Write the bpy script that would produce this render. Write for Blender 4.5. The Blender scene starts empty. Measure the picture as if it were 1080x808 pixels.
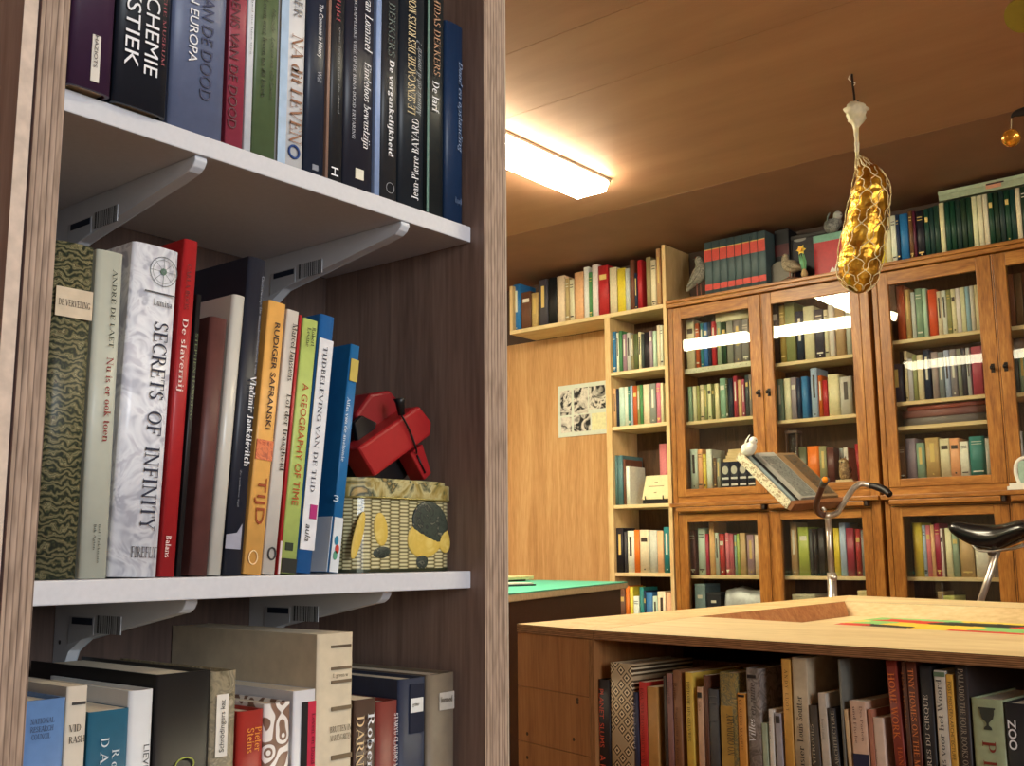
import bpy, bmesh, math, random
from mathutils import Vector, Matrix
random.seed(7)
S = bpy.context.scene
C = S.collection
PI = math.pi
# ------------------------------------------------------------------ camera, light, exposure
H = 0.80                                   # camera height above the floor
F, YAW, PIT, ROL = 1135.41, math.radians(39.4895), math.radians(9.0504), math.radians(-0.3554)
fwd = Vector((-math.sin(YAW) * math.cos(PIT), math.cos(YAW) * math.cos(PIT), math.sin(PIT)))
_r = Vector((math.cos(YAW), math.sin(YAW), 0)); _u = _r.cross(fwd)
rgt = _r * math.cos(ROL) + _u * math.sin(ROL); upv = _u * math.cos(ROL) - _r * math.sin(ROL)
cam = bpy.data.cameras.new('camera'); camo = bpy.data.objects.new('camera', cam); C.objects.link(camo)
cam.sensor_fit = 'HORIZONTAL'; cam.sensor_width = 36; cam.lens = F / 1080 * 36
cam.clip_start = 0.02; cam.clip_end = 60
camo.matrix_world = Matrix(((rgt.x, upv.x, -fwd.x, 0), (rgt.y, upv.y, -fwd.y, 0), (rgt.z, upv.z, -fwd.z, H), (0, 0, 0, 1)))
S.camera = camo
S.view_settings.view_transform = 'Standard'; S.view_settings.look = 'None'
S.view_settings.gamma = 1; S.view_settings.use_curve_mapping = False
S.view_settings.exposure = 0.0
S.cycles.use_denoising = True
LAMP_E, LAMP_COL = 66.0, (1.0, 0.90, 0.64)
WIN_E, WIN_COL = 98.0, (0.86, 0.93, 1.0)
w = bpy.data.worlds.new('world'); S.world = w; w.use_nodes = True
w.node_tree.nodes['Background'].inputs[0].default_value = (0.6, 0.7, 0.9, 1)
w.node_tree.nodes['Background'].inputs[1].default_value = 0.3
wl = bpy.data.lights.new('window_daylight', 'AREA'); wl.shape = 'RECTANGLE'; wl.size = 1.5; wl.size_y = 1.25
wl.energy = WIN_E; wl.color = WIN_COL
wlo = bpy.data.objects.new('window_daylight', wl); C.objects.link(wlo)
wlo.location = (2.93, 0.05, 1.62); wlo.rotation_euler = (0, math.radians(90), 0)   # shines towards -X, inside the window reveal

# ------------------------------------------------------------------ pixel rays -> places (camera-relative z, the floor is -H)
def ray(x, y): return rgt * ((x - 540) / F) - upv * ((y - 404) / F) + fwd
def at(ax, v, x, y):
    d = ray(x, y); return d * (v / d[ax])
class Plane:                               # a vertical plane through o along the direction u
    def __init__(s, o, ang=0.0):
        s.o = Vector((o[0], o[1], 0)); s.ang = ang
        s.u = Vector((math.cos(ang), math.sin(ang), 0)); s.n = s.u.cross(Vector((0, 0, 1)))
    def ux(s, x, z):                       # where pixel column x meets height z
        a = rgt - fwd * ((x - 540) / F)
        return -(a.dot(s.o) + a.z * z) / a.dot(s.u)
    def hit(s, x, y):
        d = ray(x, y); p = d * (s.n.dot(s.o) / s.n.dot(d)); return (p - s.o).dot(s.u), p.z
    def at(s, u, z): p = s.o + s.u * u; return Vector((p.x, p.y, z + H))

# ------------------------------------------------------------------ materials
def lin(c):
    out = []
    for v in c:
        v = v / 255; out.append(v / 12.92 if v <= .04045 else ((v + .055) / 1.055) ** 2.4)
    return (*out, 1)
MC = {}
def mat(col, rough=.55, metal=0, key=None, mottle=.10, scale=60, spec=.4, coat=0):
    k = key or (tuple(col), rough, metal, mottle, scale, coat)
    if k in MC: return MC[k]
    m = bpy.data.materials.new('paint_%d' % len(MC)); m.use_nodes = True; nt = m.node_tree
    b = nt.nodes['Principled BSDF']; b.inputs['Roughness'].default_value = rough; b.inputs['Metallic'].default_value = metal
    b.inputs['Specular IOR Level'].default_value = spec
    if coat: b.inputs['Coat Weight'].default_value = coat; b.inputs['Coat Roughness'].default_value = .12
    c = lin(col)
    if mottle:
        tc = nt.nodes.new('ShaderNodeTexCoord'); n = nt.nodes.new('ShaderNodeTexNoise'); n.inputs['Scale'].default_value = scale; n.inputs['Detail'].default_value = 3
        r = nt.nodes.new('ShaderNodeValToRGB'); r.color_ramp.elements[0].position = .3; r.color_ramp.elements[1].position = .7
        r.color_ramp.elements[0].color = (*[v * (1 - mottle) for v in c[:3]], 1); r.color_ramp.elements[1].color = (*[min(1, v * (1 + mottle)) for v in c[:3]], 1)
        nt.links.new(tc.outputs['Object'], n.inputs['Vector']); nt.links.new(n.outputs['Fac'], r.inputs['Fac']); nt.links.new(r.outputs['Color'], b.inputs['Base Color'])
    else: b.inputs['Base Color'].default_value = c
    MC[k] = m; return m
def nodes(name, rough=.5):
    m = bpy.data.materials.new(name); m.use_nodes = True; nt = m.node_tree
    b = nt.nodes['Principled BSDF']; b.inputs['Roughness'].default_value = rough; b.inputs['Specular IOR Level'].default_value = .35
    N = lambda t: nt.nodes.new('ShaderNode' + t)
    L = nt.links.new
    tc = N('TexCoord'); mp = N('Mapping'); L(tc.outputs['Object'], mp.inputs['Vector'])
    return m, nt, b, N, L, tc, mp
def ramp(N, stops, interp='LINEAR'):
    r = N('ValToRGB'); e = r.color_ramp; e.interpolation = interp
    while len(e.elements) < len(stops): e.elements.new(.5)
    for el, (p, c) in zip(e.elements, stops): el.position = p; el.color = lin(c)
    return r
def wood(name, c0, c1, c2, scale=(3, 3, .35), rough=.5, knots=5.0, bump=.06):
    m, nt, b, N, L, tc, mp = nodes(name, rough); mp.inputs['Scale'].default_value = scale
    n1 = N('TexNoise'); n1.inputs['Scale'].default_value = knots; n1.inputs['Detail'].default_value = 5; n1.inputs['Distortion'].default_value = 1.2
    L(mp.outputs[0], n1.inputs['Vector'])
    mp2 = N('Mapping'); mp2.inputs['Scale'].default_value = tuple(s * 22 for s in scale); L(tc.outputs['Object'], mp2.inputs['Vector'])
    n2 = N('TexNoise'); n2.inputs['Scale'].default_value = 2.0; n2.inputs['Detail'].default_value = 2; L(mp2.outputs[0], n2.inputs['Vector'])
    mx = N('Mix'); mx.inputs[0].default_value = .4; L(n1.outputs['Fac'], mx.inputs[2]); L(n2.outputs['Fac'], mx.inputs[3])
    r = ramp(N, [(.32, c0), (.5, c1), (.68, c2)]); L(mx.outputs[0], r.inputs['Fac']); L(r.outputs['Color'], b.inputs['Base Color'])
    bp = N('Bump'); bp.inputs['Strength'].default_value = bump; bp.inputs['Distance'].default_value = .004; L(mx.outputs[0], bp.inputs['Height']); L(bp.outputs[0], b.inputs['Normal'])
    return m
def plyedge(name, axis, cols, freq, rough=.7, tilt=.03):      # the layers of a plywood edge, stacked along one axis
    m, nt, b, N, L, tc, mp = nodes(name, rough)
    sx = N('SeparateXYZ'); L(tc.outputs['Object'], sx.inputs[0])
    nz = N('TexNoise'); nz.inputs['Scale'].default_value = 26; nz.inputs['Detail'].default_value = 3; mp.inputs['Scale'].default_value = (1, 1, .06) if axis < 2 else (.08, .08, 1); L(mp.outputs[0], nz.inputs['Vector'])
    ma = N('Math'); ma.operation = 'MULTIPLY_ADD'; ma.inputs[1].default_value = freq; L(sx.outputs[axis], ma.inputs[0])
    m2 = N('Math'); m2.operation = 'MULTIPLY'; m2.inputs[1].default_value = .8; L(nz.outputs['Fac'], m2.inputs[0]); L(m2.outputs[0], ma.inputs[2])
    fr = N('Math'); fr.operation = 'FRACT'; L(ma.outputs[0], fr.inputs[0])
    n3 = N('TexNoise'); mp3 = N('Mapping'); mp3.inputs['Scale'].default_value = (1, 1, .12) if axis < 2 else (.15, .15, 1); L(tc.outputs['Object'], mp3.inputs['Vector']); n3.inputs['Scale'].default_value = 260; L(mp3.outputs[0], n3.inputs['Vector'])
    r = ramp(N, cols); L(fr.outputs[0], r.inputs['Fac'])
    hs = N('Mix'); hs.data_type = 'RGBA'; hs.blend_type = 'MULTIPLY'; hs.inputs[0].default_value = .45
    r2 = ramp(N, [(.35, (130, 120, 110)), (.6, (255, 255, 255))]); L(n3.outputs['Fac'], r2.inputs['Fac'])
    L(r.outputs['Color'], hs.inputs[6]); L(r2.outputs['Color'], hs.inputs[7]); L(hs.outputs[2], b.inputs['Base Color'])
    bp = N('Bump'); bp.inputs['Strength'].default_value = .12; bp.inputs['Distance'].default_value = .001; L(n3.outputs['Fac'], bp.inputs['Height']); L(bp.outputs[0], b.inputs['Normal'])
    return m
OAK = wood('oak', (116, 70, 26), (156, 100, 42), (186, 130, 62), (4, 4, .5), .36, bump=.03)
OAKX = wood('oak_rail', (116, 70, 26), (156, 100, 42), (186, 130, 62), (.5, 4, 4), .36, bump=.03)
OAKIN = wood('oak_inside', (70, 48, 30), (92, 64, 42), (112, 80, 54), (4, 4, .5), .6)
BIRCH = wood('birch', (196, 158, 104), (216, 182, 128), (228, 198, 146), (3, 3, .4), .55, 4)
BIRCHX = wood('birch_top', (204, 176, 124), (222, 196, 146), (234, 212, 166), (.5, 3, 3), .5, 4)
PLYPANEL = wood('plywood_face', (176, 128, 78), (198, 150, 98), (212, 168, 116), (4, 4, .3), .55, 4)
CASEPLY = wood('stained_plywood', (112, 90, 80), (134, 110, 98), (150, 126, 112), (5, 5, .35), .55, 6)
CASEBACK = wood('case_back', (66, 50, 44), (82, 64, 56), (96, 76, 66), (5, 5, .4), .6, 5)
CASEOUT = wood('case_outside', (146, 120, 116), (160, 136, 132), (174, 150, 146), (5, 5, .5), .6, 6)
EDGEY = plyedge('ply_edge_case', 1, [(0, (90, 72, 62)), (.10, (160, 136, 118)), (.45, (184, 160, 140)), (.52, (126, 104, 90)), (.62, (168, 144, 124)), (.95, (178, 154, 134)), (1, (98, 78, 68))], 105)
EDGEZ = plyedge('ply_edge_table', 2, [(0, (92, 60, 36)), (.3, (170, 120, 76)), (.5, (104, 68, 42)), (.8, (180, 130, 84)), (1, (96, 62, 38))], 150)
WHITESHELF = mat((206, 206, 210), .45, mottle=.03, scale=200)
STEEL = mat((208, 212, 218), .4, mottle=.02)
CREAMPAGES = mat((226, 214, 190), .9, mottle=.08, scale=400)
CHROME = mat((226, 220, 210), .28, .85, mottle=.0)
BLACK = mat((16, 16, 18), .4, mottle=0)
def emis(name, col, e):
    m = bpy.data.materials.new(name); m.use_nodes = True; nt = m.node_tree; b = nt.nodes['Principled BSDF']
    b.inputs['Base Color'].default_value = (.9, .88, .8, 1); b.inputs['Emission Color'].default_value = (*col, 1); b.inputs['Emission Strength'].default_value = e
    return m
def glass(name):
    m = bpy.data.materials.new(name); m.use_nodes = True; nt = m.node_tree; nt.nodes.clear()
    o = nt.nodes.new('ShaderNodeOutputMaterial'); mx = nt.nodes.new('ShaderNodeMixShader'); t = nt.nodes.new('ShaderNodeBsdfTransparent'); g = nt.nodes.new('ShaderNodeBsdfGlossy')
    fr = nt.nodes.new('ShaderNodeFresnel'); ge = nt.nodes.new('ShaderNodeNewGeometry'); ir = nt.nodes.new('ShaderNodeMapRange'); ir.inputs['To Min'].default_value = 1.5; ir.inputs['To Max'].default_value = 1 / 1.5   # the same reflectance on both faces of the pane
    nt.links.new(ge.outputs['Backfacing'], ir.inputs['Value']); nt.links.new(ir.outputs['Result'], fr.inputs['IOR'])
    tc = nt.nodes.new('ShaderNodeTexCoord'); n = nt.nodes.new('ShaderNodeTexNoise'); n.inputs['Scale'].default_value = 2.2; bp = nt.nodes.new('ShaderNodeBump'); bp.inputs['Strength'].default_value = .012; bp.inputs['Distance'].default_value = .006
    L = nt.links.new; L(tc.outputs['Object'], n.inputs['Vector']); L(n.outputs['Fac'], bp.inputs['Height']); L(bp.outputs[0], g.inputs['Normal'])
    t.inputs[0].default_value = (.95, .96, .94, 1); g.inputs['Roughness'].default_value = .012
    L(fr.outputs[0], mx.inputs[0]); L(t.outputs[0], mx.inputs[1]); L(g.outputs[0], mx.inputs[2]); L(mx.outputs[0], o.inputs[0])
    return m
GLASS = glass('window_glass')

# ------------------------------------------------------------------ mesh helpers
def box(bm, x0, x1, y0, y1, z0, z1, mi=0):
    v = [bm.verts.new(p) for p in ((x0, y0, z0), (x1, y0, z0), (x1, y1, z0), (x0, y1, z0), (x0, y0, z1), (x1, y0, z1), (x1, y1, z1), (x0, y1, z1))]
    fs = [bm.faces.new([v[i] for i in q]) for q in ((3, 2, 1, 0), (4, 5, 6, 7), (0, 1, 5, 4), (1, 2, 6, 5), (2, 3, 7, 6), (3, 0, 4, 7))]
    for f in fs: f.material_index = mi
    return fs
def bev(bm, r, seg=2):
    bmesh.ops.bevel(bm, geom=list(bm.edges), offset=r, segments=seg, affect='EDGES', profile=.6, clamp_overlap=True)
def prism(bm, pts, z0, z1, mi=0):           # polygon in plan, raised from z0 to z1
    a = [bm.verts.new((p[0], p[1], z0)) for p in pts]; b = [bm.verts.new((p[0], p[1], z1)) for p in pts]
    n = len(pts); fs = [bm.faces.new(a[::-1]), bm.faces.new(b)]
    for i in range(n): fs.append(bm.faces.new((a[i], a[(i + 1) % n], b[(i + 1) % n], b[i])))
    for f in fs: f.material_index = mi
    return fs
def slab(bm, pts, n, t, mi=0):              # any flat polygon given thickness t along n
    n = Vector(n).normalized() * t
    a = [bm.verts.new(p) for p in pts]; b = [bm.verts.new(Vector(p) + n) for p in pts]; k = len(pts)
    fs = [bm.faces.new(a[::-1]), bm.faces.new(b)] + [bm.faces.new((a[i], a[(i + 1) % k], b[(i + 1) % k], b[i])) for i in range(k)]
    for f in fs: f.material_index = mi
    return fs
def loft(bm, pts, rad, seg=16, cap=True, up=(0, 0, 1), mi=0):   # a continuous skin along a path; rad: r or (ra, rb)
    pts = [Vector(p) for p in pts]; rings = []; up = Vector(up)
    for i, p in enumerate(pts):
        t = (pts[min(i + 1, len(pts) - 1)] - pts[max(i - 1, 0)]).normalized()
        a = up.cross(t)
        if a.length < 1e-3: a = Vector((1, 0, 0)).cross(t)
        a.normalize(); b = t.cross(a)
        r = rad[i]; ra, rb = r if isinstance(r, tuple) else (r, r)
        rings.append([bm.verts.new(p + a * ra * math.cos(2 * PI * k / seg) + b * rb * math.sin(2 * PI * k / seg)) for k in range(seg)])
    for i in range(len(rings) - 1):
        for k in range(seg):
            f = bm.faces.new((rings[i][k], rings[i][(k + 1) % seg], rings[i + 1][(k + 1) % seg], rings[i + 1][k])); f.smooth = True; f.material_index = mi
    if cap:
        for r_ in (rings[0][::-1], rings[-1]):
            f = bm.faces.new(r_); f.material_index = mi
    return rings
def tube(bm, pts, r, seg=8, closed=False): 
    if closed: pts = list(pts) + [pts[0], pts[1]]
    loft(bm, pts, [r] * len(pts), seg, True, (.13, .21, .97))
def ball(bm, c, r, sx=1, sy=1, sz=1, seg=16):
    g = bmesh.ops.create_uvsphere(bm, u_segments=seg, v_segments=max(6, seg // 2), radius=r)
    bmesh.ops.scale(bm, vec=(sx, sy, sz), verts=g['verts']); bmesh.ops.translate(bm, vec=c, verts=g['verts'])
    for v in g['verts']:
        for f in v.link_faces: f.smooth = True
    return g['verts']
def spline(pts, n=6):
    pts = [Vector(p) for p in pts]; out = []
    for i in range(len(pts) - 1):
        p0, p1, p2, p3 = pts[max(i - 1, 0)], pts[i], pts[i + 1], pts[min(i + 2, len(pts) - 1)]
        for k in range(n):
            t = k / n; out.append(.5 * ((2 * p1) + (p2 - p0) * t + (2 * p0 - 5 * p1 + 4 * p2 - p3) * t * t + (3 * p1 - p0 - 3 * p2 + p3) * t ** 3))
    out.append(pts[-1]); return out
def splineR(vals, n=6): return [v.x for v in spline([(v, 0, 0) for v in vals], n)]
def tag(o, label=None, cat=None, group=None, kind=None):
    if label: o['label'] = label
    if cat: o['category'] = cat
    if group: o['group'] = group
    if kind: o['kind'] = kind
    return o
def thing(name, label, cat, loc, group=None, rotz=0):
    o = bpy.data.objects.new(name, None); o.empty_display_size = .05; C.objects.link(o); o.location = loc; o.rotation_euler = (0, 0, rotz)
    return tag(o, label, cat, group)
def offs(parent):
    v = Vector((0, 0, 0))
    while parent is not None: v = v + Vector(parent.location); parent = parent.parent
    return v
def obj(name, bm, m, parent=None, world=True, loc=None, smooth=False, fix=True):
    """links bm as one mesh object. world: bm is in world coordinates (the parent chain is then unrotated)"""
    if fix: bmesh.ops.recalc_face_normals(bm, faces=list(bm.faces))
    if smooth:
        for f in bm.faces: f.smooth = True
    if parent is None and loc is None and len(bm.verts):
        xs = [v.co.x for v in bm.verts]; ys = [v.co.y for v in bm.verts]; zs = [v.co.z for v in bm.verts]
        loc = ((min(xs) + max(xs)) / 2, (min(ys) + max(ys)) / 2, min(zs))
    if world:
        o_ = Vector(loc) if parent is None else offs(parent)
        bmesh.ops.translate(bm, vec=-o_, verts=list(bm.verts))
    me = bpy.data.meshes.new(name); bm.to_mesh(me); bm.free()
    for x in (m if isinstance(m, (list, tuple)) else [m]): me.materials.append(x)
    o = bpy.data.objects.new(name, me); C.objects.link(o)
    if parent is not None: o.parent = parent
    elif loc is not None: o.location = loc
    return o
def struct(name, bm, m): return tag(obj(name, bm, m), kind='structure')
def NB(): return bmesh.new()

# ------------------------------------------------------------------ the room
ZC = 2.50
CEIL = None
m, nt, b, N, L, tc, mp = nodes('ceiling_board', .62)
mp.inputs['Scale'].default_value = (.6, 3, 1)
n1 = N('TexNoise'); n1.inputs['Scale'].default_value = 1.6; n1.inputs['Detail'].default_value = 7; n1.inputs['Roughness'].default_value = .62; L(mp.outputs[0], n1.inputs['Vector'])
r = ramp(N, [(.25, (160, 116, 90)), (.5, (172, 126, 98)), (.78, (182, 138, 108))]); L(n1.outputs['Fac'], r.inputs['Fac']); L(r.outputs['Color'], b.inputs['Base Color'])
CEIL = m
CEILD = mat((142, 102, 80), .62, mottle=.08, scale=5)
FLOORM = wood('floor_boards', (86, 58, 38), (104, 74, 50), (122, 90, 62), (3, .4, 3), .45)
WALLM = mat((206, 192, 168), .8, mottle=.04, scale=8)
X0, X1, Y0, Y1 = -5.6, 3.0, -2.6, 5.27
bm = NB(); box(bm, X0, X1, Y0, Y1, -.1, 0); struct('floor', bm, FLOORM)
bm = NB()                                   # ceiling boards with narrow joints running along the back wall
ys = [Y0, -.98, .24, 1.46, 2.68, 3.1, 4.33, Y1]
for a, b_ in zip(ys[:-1], ys[1:]): box(bm, X0, X1, a + .0012, b_ - .0012, ZC, ZC + .02)
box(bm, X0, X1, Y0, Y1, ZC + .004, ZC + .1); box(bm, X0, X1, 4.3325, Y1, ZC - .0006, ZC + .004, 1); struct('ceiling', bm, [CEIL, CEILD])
bm = NB(); box(bm, X0, X1, Y1, Y1 + .1, 0, ZC); struct('wall_back', bm, mat((74, 54, 44), .6, mottle=.08, scale=6))  # dark brown puts the shadow above the cabinets into the wall colour
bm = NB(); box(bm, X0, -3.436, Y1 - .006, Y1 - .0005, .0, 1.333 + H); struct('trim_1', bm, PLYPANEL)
bm = NB(); box(bm, X0 - .1, X0, Y0, Y1, 0, ZC); struct('wall_left', bm, WALLM)
bm = NB(); box(bm, X0, X1, Y0 - .1, Y0, 0, ZC); struct('wall_front', bm, WALLM)
bm = NB()
wy0, wy1, wz0, wz1 = -.75, .85, .95, 2.28
for q in ((Y0, Y1, 0, wz0), (Y0, Y1, wz1, ZC), (Y0, wy0, wz0, wz1), (wy1, Y1, wz0, wz1)): box(bm, X1, X1 + .1, q[0], q[1], q[2], q[3])
struct('wall_right', bm, WALLM)
bm = NB()
for q in ((wy0, wy1, wz0, wz0 + .05), (wy0, wy1, wz1 - .05, wz1), (wy0, wy0 + .05, wz0, wz1), (wy1 - .05, wy1, wz0, wz1), (.025, .075, wz0, wz1)): box(bm, X1 + .02, X1 + .08, *q)
wn = struct('window_1', bm, mat((230, 230, 226), .4, mottle=0))
bm = NB(); box(bm, X1 + .045, X1 + .05, wy0 + .05, wy1 - .05, wz0 + .05, wz1 - .05); obj('pane', bm, GLASS, wn)

# ------------------------------------------------------------------ ceiling lamps
LAMPM = emis('lamp_diffuser', LAMP_COL, LAMP_E)
LAMPBODY = mat((226, 218, 200), .4, mottle=0)
LAMPDIM = emis('lamp_diffuser_dim', LAMP_COL, LAMP_E * .22)  # emission turned down so this lamp's mirror image stays faint
def lamp(x0, x1, y0, y1, label, group='fluorescent ceiling lamps', dm=None):
    t = thing('ceiling_lamp', label, 'lamp', ((x0 + x1) / 2, (y0 + y1) / 2, ZC), group)
    along = (y1 - y0) > (x1 - x0)
    bm = NB(); box(bm, x0 - .006, x1 + .006, y0 - .006, y1 + .006, ZC - .014, ZC - .0005); bev(bm, .003); obj('mounting_plate', bm, LAMPBODY, t)
    bm = NB()
    d = .012
    a = [(x0, y0), (x1, y0), (x1, y1), (x0, y1)]; b2 = [(x0 + d, y0 + d), (x1 - d, y0 + d), (x1 - d, y1 - d), (x0 + d, y1 - d)]
    va = [bm.verts.new((*p, ZC - .0145)) for p in a]; vb = [bm.verts.new((*p, ZC - .062)) for p in b2]
    bm.faces.new(va); bm.faces.new(vb[::-1])
    for i in range(4): bm.faces.new((va[i], va[(i + 1) % 4], vb[(i + 1) % 4], vb[i]))
    bev(bm, .004); obj('diffuser', bm, dm or LAMPM, t)
    for e in (0, 1):
        bm = NB()
        if along: yy = y0 if e == 0 else y1; tube(bm, [(x1 + .004, yy + (.02 if e == 0 else -.02), ZC - .02), (x1 + .014, yy + (.02 if e == 0 else -.02), ZC - .02)], .006)
        else: xx = x0 if e == 0 else x1; tube(bm, [(xx + (.02 if e == 0 else -.02), y0 - .004, ZC - .02), (xx + (.02 if e == 0 else -.02), y0 - .014, ZC - .02)], .006)
        obj('clip', bm, CHROME, t)
lamp(-2.845, -2.66, 2.44, 3.94, 'bright fluorescent ceiling lamp with frosted diffuser, its end beside the plywood bookcase')
lamp(-4.95, -3.78, 2.42, 2.62, 'fluorescent ceiling lamp mirrored in the first glass cabinet door')
lamp(-3.70, -2.95, 2.42, 2.62, 'fluorescent ceiling lamp mirrored in the second glass cabinet door')
lamp(-3.35, -1.85, .22, .42, 'fluorescent ceiling lamp mirrored faintly in the third glass cabinet door', dm=LAMPDIM)
lamp(.95, 1.13, 2.2, 3.7, 'added fluorescent ceiling lamp out of view, brightening the saddle end of the room')  # unseen lamp, added so the cabinets and their books come out brighter

# ------------------------------------------------------------------ books
SANS = {'ALCHEMIE', '& MYSTIEK', 'S IN EUROPA', 'ES VAN DE DOOD', 'DENIS VAN DE DOOD', 'The Commons in History', 'Wall', 'RUDIGER SAFRANSKI', 'TIJD', 'A GEOGRAPHY OF TIME', 'aula', 'H', 'elijk!', 'PLANET_SLUMS', 'ZOO', '3', 'LIEVEN DE', 'HAZIOTS', 'Schrödingers kat', 'over leven met de dood', 'POST MODERN ARCHITECTURE', 'Moody  Leven na dit leven', 'A PLAN'}
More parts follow.
